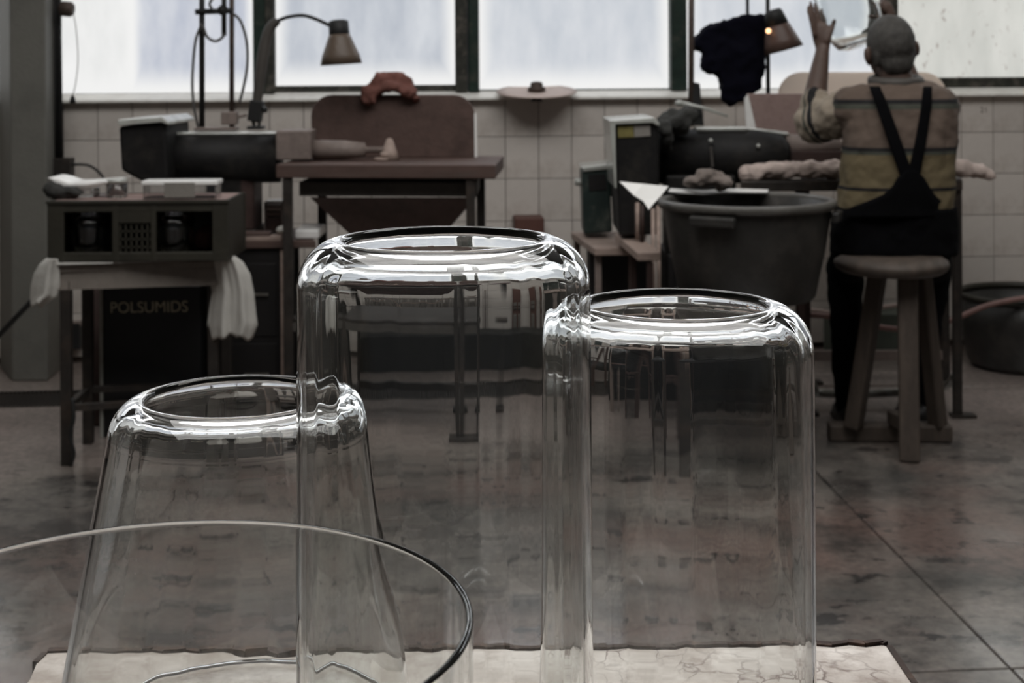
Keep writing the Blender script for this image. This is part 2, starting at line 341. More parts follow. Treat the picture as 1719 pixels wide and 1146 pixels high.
def slab_material():
    m = bpy.data.materials.new('stained_white_board'); m.use_nodes = True; nt = m.node_tree; N = nt.nodes; L = nt.links; b = N['Principled BSDF']
    tc = N.new('ShaderNodeTexCoord'); pos = tc.outputs['Object']
    n0 = N.new('ShaderNodeTexNoise'); n0.inputs['Scale'].default_value = 9; n0.inputs['Detail'].default_value = 8; n0.inputs['Roughness'].default_value = .65; L.new(pos, n0.inputs['Vector'])
    r0 = N.new('ShaderNodeValToRGB'); r0.color_ramp.elements[0].position = .34; r0.color_ramp.elements[1].position = .66; r0.color_ramp.elements[0].color = lin((156, 144, 134)) + (1,); r0.color_ramp.elements[1].color = lin((222, 215, 208)) + (1,); L.new(n0.outputs[0], r0.inputs[0])
    # brown cracks: thin edges of a distorted cell pattern, broken up by noise
    nd = N.new('ShaderNodeTexNoise'); nd.inputs['Scale'].default_value = 11; nd.inputs['Detail'].default_value = 4; L.new(pos, nd.inputs['Vector'])
    va = N.new('ShaderNodeVectorMath'); va.operation = 'MULTIPLY_ADD'; L.new(nd.outputs['Color'], va.inputs[0]); va.inputs[1].default_value = (.12, .12, .12); L.new(pos, va.inputs[2])
    vo = N.new('ShaderNodeTexVoronoi'); vo.feature = 'DISTANCE_TO_EDGE'; vo.inputs['Scale'].default_value = 27; L.new(va.outputs[0], vo.inputs['Vector'])
    r1 = N.new('ShaderNodeValToRGB'); r1.color_ramp.elements[0].position = .004; r1.color_ramp.elements[1].position = .06; r1.color_ramp.elements[0].color = (1, 1, 1, 1); r1.color_ramp.elements[1].color = (0, 0, 0, 1); L.new(vo.outputs['Distance'], r1.inputs[0])
    n2 = N.new('ShaderNodeTexNoise'); n2.inputs['Scale'].default_value = 6; n2.inputs['Detail'].default_value = 6; L.new(pos, n2.inputs['Vector'])
    r2 = N.new('ShaderNodeValToRGB'); r2.color_ramp.elements[0].position = .5; r2.color_ramp.elements[1].position = .62; r2.color_ramp.elements[0].color = (0, 0, 0, 1); r2.color_ramp.elements[1].color = (.9, .9, .9, 1); L.new(n2.outputs[0], r2.inputs[0])
    mu = N.new('ShaderNodeMath'); mu.operation = 'MULTIPLY'; L.new(r1.outputs[0], mu.inputs[0]); L.new(r2.outputs[0], mu.inputs[1])
    mx = N.new('ShaderNodeMixRGB'); L.new(mu.outputs[0], mx.inputs[0]); L.new(r0.outputs[0], mx.inputs[1]); mx.inputs[2].default_value = lin((84, 62, 52)) + (1,)
    n3 = N.new('ShaderNodeTexNoise'); n3.inputs['Scale'].default_value = 30; n3.inputs['Detail'].default_value = 5; n3.inputs['Roughness'].default_value = .7; L.new(pos, n3.inputs['Vector'])
    r3 = N.new('ShaderNodeValToRGB'); r3.color_ramp.elements[0].position = .5; r3.color_ramp.elements[1].position = .72; r3.color_ramp.elements[0].color = (0, 0, 0, 1); r3.color_ramp.elements[1].color = (.5, .5, .5, 1); L.new(n3.outputs[0], r3.inputs[0])
    m3 = N.new('ShaderNodeMixRGB'); L.new(r3.outputs[0], m3.inputs[0]); L.new(mx.outputs[0], m3.inputs[1]); m3.inputs[2].default_value = lin((112, 88, 74)) + (1,)
    L.new(m3.outputs[0], b.inputs['Base Color']); b.inputs['Roughness'].default_value = .55
    bp = N.new('ShaderNodeBump'); bp.inputs['Strength'].default_value = .2; bp.inputs['Distance'].default_value = .004; L.new(n0.outputs[0], bp.inputs['Height']); L.new(bp.outputs[0], b.inputs['Normal'])
    return m
MT['slab'] = slab_material()
MT['edge'] = M('burnt_board_edge', (52, 38, 32), .8, var=.4, scale=40, dirt=(120, 96, 82), dscale=30, damt=.6)

# ------------------------------------------------------------------ the setting: back wall with tiles, windows, floor
S0, S1 = -5.2, 5.2                         # extent of the room along the wall
wall = struct('wall_back', (0, WY, 0), TH)
Z_SILL = WL(860, 165)[1]
mb = MB(); mb.box(((S0 + S1) / 2, .11, Z_SILL / 2), (S1 - S0, .20, Z_SILL)); tag(obj('masonry', mb, MT['grout'], wall))
Z_HEAD = 3.15
mb = MB(); mb.box(((S0 + S1) / 2, .11, (Z_HEAD + 4.4) / 2), (S1 - S0, .2, 4.4 - Z_HEAD)); obj('upper_wall', mb, MT['limewash'], wall)
zl = Z(870, 300, DW(870))
rows = [zl + .2 * k for k in (-4, -3, -2, -1, 0, 1)]           # lower edges of whole tile rows
TWd = .1575; s_ref = WL(904, 250)[0]
tile_me = {}
def tile(w, h):
    key = (round(w, 3), round(h, 3))
    if key not in tile_me:
        m = MB(); m.box((0, 0, 0), (w - .003, .012, h - .003)); o = obj('tile', m, MT['tile'], wall, bevel=.0012)
        tile_me[key] = o; return o
    o = tile_me[key].copy(); C.objects.link(o); o.parent = wall; return o
i0, i1 = math.ceil((-3.05 - s_ref) / TWd), math.floor((3.1 - s_ref) / TWd)
for i in range(i0, i1 + 1):
    for k, zb in enumerate(rows + [zl + .4]):
        zt = min(zb + .2, Z_SILL); zb = max(zb, 0.0)
        if zt - zb < .02: continue
        o = tile(TWd, zt - zb)
        o.location = (s_ref + (i + .5) * TWd, random.uniform(-.001, .0), (zt + zb) / 2)
        o.rotation_euler = (random.uniform(-.004, .004), 0, random.uniform(-.004, .004))
cu = bpy.data.curves.new('tile_number', 'FONT'); cu.body = '21'; cu.size = .04; cu.extrude = .0006
to = bpy.data.objects.new('tmp_text', cu); C.objects.link(to); bpy.context.view_layer.update()
me = bpy.data.meshes.new_from_object(to.evaluated_get(bpy.context.evaluated_depsgraph_get())); bpy.data.objects.remove(to)
_s, _z = WL(1644, 189); me.transform(Matrix.Translation((_s, -.0072, _z)) @ Matrix.Rotation(math.pi / 2, 4, 'X')); me.materials.append(MT['sleeve'])
lt0 = bpy.data.objects.new('lettering', me); C.objects.link(lt0); lt0.parent = wall
# sloping white sill
mb = MB(); prof = [(-.055, Z_SILL - .004), (-.055, Z_SILL + .006), (.05, Z_SILL + .036), (.2, Z_SILL + .036), (.2, Z_SILL - .004)]
n = len(prof)
mb.add([(S0, y, z) for y, z in prof] + [(S1, y, z) for y, z in prof], [list(range(n)), list(range(n, 2 * n))[::-1]] + [(i, n + i, n + (i + 1) % n, (i + 1) % n) for i in range(n)])
sill = obj('trim_1', mb, MT['sill'], loc=(0, 0, 0)); sill.location = (0, WY, 0); sill.rotation_euler = (0, 0, TH); sill['kind'] = 'structure'

PANES = [pane_mat('pane_film_white', (232, 233, 232), (246, 246, 245), .95),
         pane_mat('pane_film_blue', (186, 192, 206), (216, 219, 226), .95),
         pane_mat('pane_film_grey', (184, 190, 200), (212, 216, 222), .95),
         pane_mat('pane_film_pale', (196, 202, 210), (218, 221, 226), .95),
         pane_mat('pane_film_dirty', (198, 199, 193), (216, 216, 210), .95, spots=(112, 84, 74), edge=None),
         pane_mat('pane_upper_boost', (236, 240, 246), (250, 251, 252), 4.5, edge=None)]   # upper row, out of view: glow raised to light tops and rims
def window(nm, x0, x1, ybot, yf, panes, fmat, mull=.0):
    """x0,x1: pixel columns of the glazed opening; ybot: glass lower edge; yf: frame lower edge"""
    w = struct(nm, (0, WY, 0), TH)
    a, zg = WL(x0, ybot, .08); b, zg2 = WL(x1, ybot, .08); zg = (zg + zg2) / 2
    zf = WL((x0 + x1) / 2, yf, .06)[1]
    m = MB(); m.box(((a + b) / 2, .075, (zg + zf) / 2), (b - a + .02, .06, max(zg - zf, .008))); obj('bottom_rail', m, fmat, w, bevel=.004)
    m = MB(); m.box(((a + b) / 2, .075, Z_HEAD - .03), (b - a + .02, .06, .06)); obj('top_rail', m, fmat, w, bevel=.004)
    zmid = (zg + Z_HEAD) / 2 + .25
    m = MB(); m.box(((a + b) / 2, .075, zmid), (b - a, .045, .05)); obj('glazing_bar', m, fmat, w, bevel=.004)
    ps = [a] + [WL(x, ybot, .08)[0] for x, _ in panes[1:]] + [b]
    for i, (_, mt) in enumerate(panes):
        m = MB(); m.box(((ps[i] + ps[i + 1]) / 2, .085, (zg + zmid) / 2), (ps[i + 1] - ps[i], .006, zmid - zg)); obj('pane', m, PANES[mt], w)
        m = MB(); m.box(((ps[i] + ps[i + 1]) / 2, .085, (Z_HEAD + zmid) / 2), (ps[i + 1] - ps[i], .006, Z_HEAD - zmid)); obj('pane', m, PANES[5], w)
    return w
def mullion(nm, x0, x1, mat, parent):
    a = WL(x0, 80, .05)[0]; b = WL(x1, 80, .05)[0]
    m = MB(); m.box(((a + b) / 2, .06, (Z_SILL + .03 + Z_HEAD) / 2), (b - a, .10, Z_HEAD - Z_SILL - .03)); return obj(nm, m, mat, parent, bevel=.006)
w1 = window('window_1', -900, 34, 156, 160, [(-900, 0)], MT['oldframe'])
w2 = window('window_2', 64, 426, 156, 160, [(64, 0), (222, 1)], MT['oldframe'])
w3 = window('window_3', 461, 764, 143, 155, [(461, 2)], MT['oldframe'])
w4 = window('window_4', 803, 1124, 149, 152, [(803, 3)], MT['green'])
w5 = window('window_5', 1151, 1480, 148, 152, [(1151, 3)], MT['green'])
w6 = window('window_6', 1504, 1960, 129, 148, [(1504, 4)], MT['oldframe'])
w7 = window('window_7', 1990, 2600, 149, 152, [(1990, 3)], MT['green'])
mullion('mullion', 32, 66, MT['green'], w2); mullion('mullion', 426, 447, MT['green'], w2); mullion('mullion', 446, 462, MT['oldframe'], w3)
mullion('mullion', 764, 784, MT['oldframe'], w3); mullion('mullion', 786, 804, MT['green'], w4); mullion('mullion', 1124, 1151, MT['green'], w4)
mullion('mullion', 1480, 1504, MT['oldframe'], w5); mullion('mullion', 1958, 1992, MT['green'], w6)

# floor slabs with recessed joints, drain channel with its grate
floor = struct('floor', (0, WY, 0), TH)
mb = MB(); mb.box((0, -4.0, -.06), (S1 - S0, 8.4, .1)); obj('joint_bed', mb, MT['joint'], floor)
t_drain0, t_drain1 = -.86, -.56
scuts = [S0, -3.1, .868, S1]; tcuts = [-8.2, -3.6, t_drain0]
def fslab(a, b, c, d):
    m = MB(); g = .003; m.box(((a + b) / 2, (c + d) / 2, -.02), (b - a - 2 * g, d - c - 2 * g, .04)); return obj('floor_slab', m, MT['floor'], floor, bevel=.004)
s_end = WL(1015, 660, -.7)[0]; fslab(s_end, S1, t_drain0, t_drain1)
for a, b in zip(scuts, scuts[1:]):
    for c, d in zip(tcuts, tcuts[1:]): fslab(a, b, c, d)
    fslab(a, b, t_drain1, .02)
g = MB()
for t in (t_drain0 + .012, t_drain1 - .012): g.box(((S0 + s_end) / 2, t, -.008), (s_end - S0 - .006, .018, .016))
obj('drain_frame', g, MT['darksteel'], floor)
g = MB(); s = -3.0
while s < s_end - .02: g.box((s, (t_drain0 + t_drain1) / 2, -.012), (.007, t_drain1 - t_drain0 - .03, .018)); s += .018
o = obj('drain_grate', g, MT['darksteel'], floor); o['kind'] = 'stuff'

def wallbox(nm, c, d, mat):
    m = MB(); m.box(c, d); o = obj(nm, m, mat, loc=(0, 0, 0)); o['kind'] = 'structure'; return o
sl, sr = W2(S0, -4, 0), W2(S1, -4, 0)
for nm, s_ in (('wall_left', S0 - .05), ('wall_right', S1 + .05)):
    m = MB(); m.box((s_, -4.0, 2.2), (.1, 8.4, 4.4)); o = obj(nm, m, MT['plaster'], loc=(0, 0, 0)); o.location = (0, WY, 0); o.rotation_euler = (0, 0, TH); o['kind'] = 'structure'
m = MB(); m.box((0, -4.0, 4.45), (S1 - S0 + .2, 8.4, .1)); o = obj('ceiling', m, MT['limewash'], loc=(0, 0, 0)); o.location = (0, WY, 0); o.rotation_euler = (0, 0, TH); o['kind'] = 'structure'
# pillar against the wall, left
m = MB(); m.prism([(X(18, 6.2), 6.2), (X(78, 6.2), 6.2), (X(101, 6.45), 6.45), (X(101, 6.62), 6.62), (X(14, 6.62), 6.5)], 0, 4.4)
tag(obj('pillar', m, MT['pillar'], bevel=.008), kind='structure')

# ------------------------------------------------------------------ foreground: stained board on trestles, glass vessels
ZB = .75
def slab_pt(px, py): return P(px, py, F * (H - ZB) / (py - (HY + ROLL * (CX - px))))
far = [(75, 1096)] + [(x, 1094 - .007 * (x - 75) + random.uniform(-2.2, 2.2)) for x in range(110, 1490, 28)] + [(1488, 1085)]
fp = [slab_pt(*q) for q in far]
lft = [slab_pt(58, 1112), slab_pt(46, 1140)]; xl = lft[-1].x - .012; xr = fp[-1].x + .012
tbl = thing('work_table', 'work table with a stained cream board top under the glass vessels', 'table', ((xl + xr) / 2, .95, 0))
m = MB(); m.prism([(p.x, p.y) for p in fp] + [(xr, .42), (xl, .42)] + [(p.x, p.y) for p in lft[::-1]], ZB - .028, ZB)
obj('board_top', m, MT['slab'], tbl)
m = MB()
for a, b in zip(fp, fp[1:]):
    h = random.uniform(.001, .0035)
    m.box(((a.x + b.x) / 2, (a.y + b.y) / 2 + .006, ZB - .014), ((b - a).length + .001, .008 + random.uniform(-.002, .002), .028 + 2 * h), rz=math.atan2(b.y - a.y, b.x - a.x))
m.bar((fp[-1].x + .003, fp[-1].y, ZB - .013), (xr + .004, .42, ZB - .013), .006, .029)
m.bar((fp[0].x - .002, fp[0].y, ZB - .013), (lft[0].x - .002, lft[0].y, ZB - .013), .006, .029)
obj('edge_strip', m, MT['edge'], tbl)
m = MB()
for y in (.5, 1.4): m.box(((xl + xr) / 2, y, ZB - .065), (xr - xl - .08, .04, .07))
for x in (xl + .05, xr - .05): m.box((x, .95, ZB - .065), (.04, .9, .07))
obj('under_frame', m, MT['darksteel'], tbl, bevel=.003)
for x in (xl + .05, xr - .05):
    for y in (.5, 1.4):
        m = MB(); m.box((x, y, (ZB - .1) / 2), (.045, .045, ZB - .1)); obj('leg', m, MT['darksteel'], tbl, bevel=.003)

def arc(cx, cz, r, a0, a1, n, rz=None):
    rz = rz or r
    return [(cx + r * math.cos(a0 + (a1 - a0) * i / n), cz + rz * math.sin(a0 + (a1 - a0) * i / n)) for i in range(n + 1)]
def vessel(label, px, D, rs, rb, ring, h, cr, wall_t=.0038, seed=0):
    """blown cylinder: lower mouth (rb) on the board, wall turning in over a round shoulder to a wide ground opening (ring) on top"""
    cx_ = rs - ring; k = 26; w = wall_t; tl = .008; te = math.pi / 2 * .95     # the wall thickens towards the ground lip
    out = [(rb - w * .5, -.0002), (rb - .0006, .0004), (rb, .002)]
    for i in range(1, k + 1): out.append((rb + (rs - rb) * i / k, .002 + (h - cr - .002) * i / k))
    th_k = lambda t: w + (tl - w) * max(0.0, math.sin(t)) ** 2
    sh_o = [(rs - cx_ + cx_ * math.cos(t), h - cr + cr * math.sin(t)) for t in [te * i / 24 for i in range(25)]]
    sh_i = [(rs - cx_ + (cx_ - th_k(t)) * math.cos(t), h - cr + (cr - th_k(t)) * math.sin(t)) for t in [te * i / 24 for i in range(25)]]
    out += sh_o[1:]
    po, pi_ = Vector(sh_o[-1]), Vector(sh_i[-1]); mid = (po + pi_) / 2; nn = po - mid; dd = Vector((-nn.y, nn.x))
    lip = [tuple(mid + nn * math.cos(f) + dd * math.sin(f) * .8) for f in [math.pi * q / 10 for q in range(1, 10)]]   # fire-polished edge
    inn = sh_i[::-1]
    for i in range(1, k): inn.append((rs - w + (rb - rs) * i / k, (h - cr) * (1 - i / k)))
    inn += [(rb - w, .002), (rb - w + .0006, .0004)]
    prof = out + lip + inn; n_out = len(out) + 5
    def wob(i, r, z, a):
        q = Vector((math.cos(a) * 2.6 + seed, math.sin(a) * 2.6, z * 1.1 + (0 if i < n_out else 7.3)))
        return r + mnoise.noise(q) * .0005 + mnoise.noise(q * 3.1) * .00022, z
    m = MB(); p = P(px, 600, D); m.lathe(prof, (p.x, D, ZB + .001), 180, closed=True, wob=wob)
    return tag(obj('glass_vessel', m, MT['glass']), label, 'glass vessel')
vessel('tallest clear glass cylinder vessel, in the middle of the stained board', 746, 1.04, .107, .1075, .074, .476, .036, seed=1)
vessel('straight clear glass cylinder vessel on the right of the stained board', 1137, 1.2, .1136, .1138, .0765, .401, .040, seed=5)
vessel('low flared clear glass vessel widening downwards, on the left of the stained board', 397, 1.281, .113, .166, .082, .307, .034, seed=9)
# wide open cylinder nearest the camera
Dc = .78; Rc = .176; pc = P(256, 1045, Dc); zt = H - .3036 + (-.006 * pc.x)
hz = zt - ZB; wt = .004
prof = [(Rc, .004), (Rc, .007), (Rc, .011)] + [(Rc, .011 + (hz - .017) * k / 12) for k in range(1, 13)] + [(Rc, hz - .0035), (Rc, hz - .002), (Rc - .0006, hz - .0006), (Rc - wt / 2, hz), (Rc - wt + .0006, hz - .0006), (Rc - wt, hz - .002), (Rc - wt, hz - .0035)]
prof += [(Rc - wt, hz - .006 - (hz - .022) * k / 12) for k in range(0, 13)] + [(Rc - wt - .002, .011), (Rc - .012, .0075), (Rc - .03, .007), (.0003, .007), (.0003, .0), (Rc - .02, .0), (Rc - .006, .0), (Rc - .002, .001)]
m = MB(); m.lathe(prof, (pc.x, Dc, ZB + .001), 160, closed=True)
tag(obj('glass_bowl', m, MT['glass']), 'wide open clear glass cylinder bowl with a thin rim, nearest at the left', 'glass bowl')

# ------------------------------------------------------------------ left crate table, crate, cloth and what stands on it
def table_leg(px, py0, D, w, mat, parent, name='leg', d=None):
    m = MB(); x = X(px, D); z = Z(px, py0, D); m.box((x, D, z / 2), (w, d or w, z)); return obj(name, m, mat, parent, bevel=.003)
t = thing('crate_table', 'narrow dark metal table with a grey apron under the olive crate', 'table', (X(236, 5.05), 5.05, 0))
LEG = [(110, 4.88), (146, 5.16), (357, 5.0), (379, 5.24)]
ztop = Z(236, 438, 4.95)
for q in LEG: table_leg(q[0], 470, q[1], .036, MT['darksteel'], t)
cs = [(96, 4.85), (372, 4.95), (390, 5.28), (134, 5.2)]
m = MB(); m.prism([(X(a, d), d) for a, d in cs], ztop - .025, ztop); obj('table_top', m, MT['apron'], t, bevel=.003)
m = MB(); zz = ztop - .055
for a, b in ((0, 1), (1, 2), (2, 3), (3, 0)): m.bar((X(cs[a][0], cs[a][1] + .012), cs[a][1] + .012, zz), (X(cs[b][0], cs[b][1] - .0), cs[b][1] + .004, zz), .012, .06)
obj('apron', m, MT['apron'], t)
for a, b in ((0, 1), (2, 3), (0, 2), (1, 3)):
    p, q = {0: LEG[0], 1: LEG[1], 2: LEG[2], 3: LEG[3]}[a], LEG[b]
    m = MB(); m.bar((X(p[0], p[1]), p[1], .195), (X(q[0], q[1]), q[1], .195), .02, .022); obj('rail', m, MT['darksteel'], t)
for a, b in ((1, 3),):
    m = MB(); m.bar((X(LEG[a][0], LEG[a][1]), LEG[a][1], .23), (X(LEG[b][0], LEG[b][1]), LEG[b][1], .23), .018, .02)
m = MB(); m.tube(smooth_path([P(121, 668, 4.84), P(124, 700, 4.83), P(118, 730, 4.83), P(124, 760, 4.83), P(119, 780, 4.86)]), .007, 8)
tag(obj('cable', m, MT['rubber']), 'black cable hanging down beside the front left leg of the crate table', 'cable')

# cloth: thin top under the crate with two drapes
def drape_px(mb_, rows, D, folds, amp, lean=0.0, ragged=0.0):
    """hanging cloth facing the room: rows of (py, left px, right px), vertical folds deepening downwards"""
    q = []
    for a, b in zip(rows, rows[1:]):
        for j in range(4): f = j / 4; q.append([a[i] + (b[i] - a[i]) * f for i in range(3)])
    q.append(list(rows[-1])); n = 28; vv, fs = [], []
    for j, (py, xl_, xr_) in enumerate(q):
        f = j / (len(q) - 1)
        for i in range(n + 1):
            u = i / n; w = math.sin(u * folds * 2 * math.pi + .6 * math.sin(3 * f)) + .4 * math.sin(u * folds * 4.3 * math.pi + 1)
            vv.append(P(xl_ + (xr_ - xl_) * u, py + (ragged * (math.sin(u * 9) + .6 * math.sin(u * 23)) * f ** 4), D + lean * f + .03 * math.sin(math.pi * u) * -1 + amp * w * (.25 + .75 * f)))
    for j in range(len(q) - 1):
        for i in range(n): a = j * (n + 1) + i; fs.append((a, a + 1, a + n + 2, a + n + 1))
    mb_.add(vv, fs, True)
cl = MB(); zt_ = ztop + .006
cl.add([(X(a, d), d, zt_) for a, d in [(88, 4.83), (385, 4.93), (402, 5.24), (112, 5.18)]], [(0, 1, 2, 3)])
drape_px(cl, [(430, 366, 394), (440, 354, 408), (460, 352, 420), (490, 356, 426), (520, 351, 429), (545, 348, 432), (566, 351, 424)], 4.95, 2.3, .014, .03, 4)
drape_px(cl, [(434, 78, 96), (444, 66, 99), (460, 57, 100), (480, 52, 100), (497, 51, 96), (512, 52, 70)], 4.84, 1.3, .012, .02, 3)
tag(obj('cloth', cl, MT['cloth'], solid=.004), 'pale white cloth hanging over both ends of the crate table', 'cloth')

# crate
D0 = 4.86; x0, x1 = X(79, D0), X(383, D0); zb, zt = Z(230, 437, D0), Z(230, 336, D0); dp = .30
zb = ztop + .009
cr = thing('plastic_crate', 'olive plastic crate with open side panels on the clothed table', 'crate', ((x0 + x1) / 2, D0 + dp / 2, zb))
def cbox(a, b, c, d, e, f): m_ = MB(); m_.box(((a + b) / 2, (c + d) / 2, (e + f) / 2), (b - a, d - c, f - e)); return m_
obj('base', cbox(x0 + .012, x1 - .012, D0 + .012, D0 + dp - .012, zb, zb + .008), MT['crate'], cr)
for nm, y in (('front_panel', D0), ('back_panel', D0 + dp - .012)):
    m = MB(); L = x1 - x0
    m.box(((x0 + x1) / 2, y + .006, zb + .018), (L, .012, .03)); m.box(((x0 + x1) / 2, y + .006, zt - .02), (L, .012, .04))
    if nm == 'back_panel': m.box(((x0 + x1) / 2, y + .006, (zb + zt) / 2), (L, .008, zt - zb))
    for u, w in ((.045, .09), (.375, .035), (.585, .03), (.955, .09 if nm == 'front_panel' else .1)): m.box((x0 + L * u, y + .006, (zb + zt) / 2 - .0015), (L * w, .015, zt - zb - .003))
    if nm == 'front_panel': m.box((x0 + L * .49, y + .006, zb + .158), (L * .2, .01, .05))
    obj(nm, m, MT['crate'], cr, bevel=.003)
m = MB()
for k in range(7):
    x = x0 + (x1 - x0) * (.40 + .03 * k); m.box((x, D0 + .009, zb + .085), (.006, .005, .12))
for k in range(4): m.box((x0 + (x1 - x0) * .49, D0 + .009, zb + .05 + .027 * k), ((x1 - x0) * .2, .005, .006))
obj('grille', m, MT['crate'], cr)
for x in (x0, x1 - .012):
    obj('side_panel', cbox(x, x + .012, D0 + .012, D0 + dp - .012, zb, zt), MT['crate'], cr, bevel=.003)
obj('rim', cbox(x0 - .004, x1 + .004, D0 - .006, D0 + .012, zt - .012, zt), MT['crate'], cr, bevel=.002)
# glass in the crate
for k, (px, lab) in enumerate([(150, 'clear ribbed glass dish lying in the left opening of the olive crate'), (292, 'clear glass dish at the right inside the olive crate')]):
    m = MB(); xx = X(px, D0 + .1)
    pr = [(.001, .006), (.05, .006), (.062, .05), (.068, .09), (.072, .145), (.068, .145), (.062, .09), (.055, .05), (.045, .014), (.001, .014)]
    m.lathe(pr, (xx, D0 + .1, zb + .009), 40, closed=True); tag(obj('glass_dish', m, MT['glassthin']), lab, 'glass dish')
m = MB(); m.ball((X(345, D0 + .2), D0 + .2, zb + .055), (.042, .05, .046), 14)
tag(obj('rag', m, MT['ragred'], smooth=1, rough=(.03, .03), subd=1), 'crumpled red brown rag in the right corner inside the olive crate', 'rag')

# board across crate rear holding the small things
zc = zt - .0135
m = MB(); m.box(((x0 + x1) / 2, D0 + dp / 2, zc + .006), (x1 - x0 - .03, dp - .03, .012))
tag(obj('lid_board', m, MT['pinkboard'], bevel=.002), 'thin dusty pink board lying across the top of the olive crate', 'board')
zc += .0127
bx = thing('food_box', 'clear plastic box with a white lid on the crate top', 'box', (X(301, 4.95), 4.95, zc))
xa, xb = X(241, 4.9), X(362, 4.9); hb = Z(300, 303, 4.9) - zc
m = MB(); m.box(((xa + xb) / 2, 4.94, zc + .004), (xb - xa - .01, .08, .006))
for y in (4.9, 4.98): m.box(((xa + xb) / 2, y, zc + hb * .45), (xb - xa, .004, hb * .9))
for x in (xa, xb): m.box((x, 4.94, zc + hb * .45), (.004, .08, hb * .9))
obj('body', m, MT['clearplastic'], bx)
m = MB(); m.box(((xa + xb) / 2, 4.94, zc + hb - .008), (xb - xa + .014, .095, .016)); obj('lid', m, MT['whitesheet'], bx, bevel=.004)
m = MB(); m.box(((X(276, 4.89) + X(326, 4.89)) / 2, 4.893, zc + hb * .5), (.105, .004, hb * .78)); obj('label_panel', m, MT['greylabel'], bx)
jr = thing('glass_jar', 'small clear glass jar with a pale lid at the left on the crate top', 'jar', (X(196, 4.98), 4.98, zc))
hj = Z(196, 303, 4.98) - zc
m = MB(); m.lathe([(.001, 0), (.034, 0), (.036, .006), (.036, hj * .85), (.032, hj * .85), (.032, .008), (.001, .008)], (X(196, 4.98), 4.98, zc), 28, closed=True); obj('body', m, MT['glassthin'], jr)
m = MB(); m.lathe([(.001, hj * .86), (.037, hj * .86), (.037, hj * 1.08), (.034, hj * 1.1), (.001, hj * 1.1)], (X(196, 4.98), 4.98, zc), 28); obj('lid', m, MT['palesteel'], jr)
m = MB(); pts = [(76, 296), (92, 310), (112, 316), (150, 313), (182, 308), (205, 300), (188, 302), (150, 305), (118, 307), (98, 300)]
m.face_prism([P(a, b, 4.95) for a, b in pts], (0, .16, 0))
m2 = MB(); m2.box((X(140, 5.05), 5.03, (zc + Z(140, 316, 5.03)) / 2), (.10, .1, max(.004, Z(140, 316, 5.03) - zc)))
tag(obj('foam_sheet', m, MT['whitesheet'], remesh=.006, smooth=3), 'bent pale plastic sheet lying on a clear box at the left of the crate', 'plastic sheet')
tag(obj('clear_tray', m2, MT['clearplastic'], bevel=.004), 'clear plastic tray under the bent pale sheet on the crate', 'tray')
m = MB(); m.ball((X(112, 4.95), 4.95, zc + .022), (.07, .045, .02), 14); m.ball((X(90, 4.95), 4.95, zc + .03), (.03, .04, .03), 12)
tag(obj('bag', m, MT['ragdark'], remesh=.008, smooth=2, rough=(.04, .035)), 'crumpled dark bag at the left end of the crate top', 'bag')

# black chalk-lettered box under the table
Db = 5.24; xa, xb = X(172, Db), X(335, Db); zt = Z(250, 481, Db)
bb = thing('black_box', 'black box with chalk lettering standing under the crate table', 'box', ((xa + xb) / 2, Db + .06, 0))
m = MB(); m.box(((xa + xb) / 2, Db + .06, zt / 2), (xb - xa, .12, zt)); obj('body', m, MT['board'], bb, bevel=.004)
m = MB(); m.box((xa - .008, Db + .06, zt / 2), (.012, .124, zt)); obj('edge_strip', m, MT['palesteel'], bb)
cu = bpy.data.curves.new('lettering', 'FONT'); cu.body = 'POLSUMIDS'; cu.size = .078; cu.extrude = .0008; cu.align_x = 'CENTER'; cu.offset = -.0002
to = bpy.data.objects.new('tmp_text', cu); C.objects.link(to); bpy.context.view_layer.update()
me = bpy.data.meshes.new_from_object(to.evaluated_get(bpy.context.evaluated_depsgraph_get())); bpy.data.objects.remove(to)
wid = max(v.co.x for v in me.vertices) - min(v.co.x for v in me.vertices); sc_ = (X(313, Db) - X(184, Db)) / wid
me.transform(Matrix.Translation(Vector((X(249, Db), Db - .001, Z(249, 524, Db))) - ROOT[bb.name]) @ Matrix.Rotation(-.012, 4, 'Y') @ Matrix.Rotation(math.pi / 2, 4, 'X') @ Matrix.Diagonal((sc_, sc_ * 1.05, 1, 1)))
me.materials.append(MT['chalk']); lt = bpy.data.objects.new('lettering', me); C.objects.link(lt); lt.parent = bb
m = MB(); m.bar(P(157, 484, 5.52) , Vector((X(160, 5.4), 5.42, .0)), .05, .02)
tag(obj('plank', m, MT['brownpaint']), 'narrow red brown plank leaning behind the black lettered box', 'plank')
m = MB(); m.tube([P(-30, 592, 5.6), P(58, 500, 5.6), P(70, 487, 5.6)], .011, 10)
tag(obj('broom_handle', m, MT['rubber']), 'dark diagonal rod leaning at the far left edge behind the cloth', 'rod')

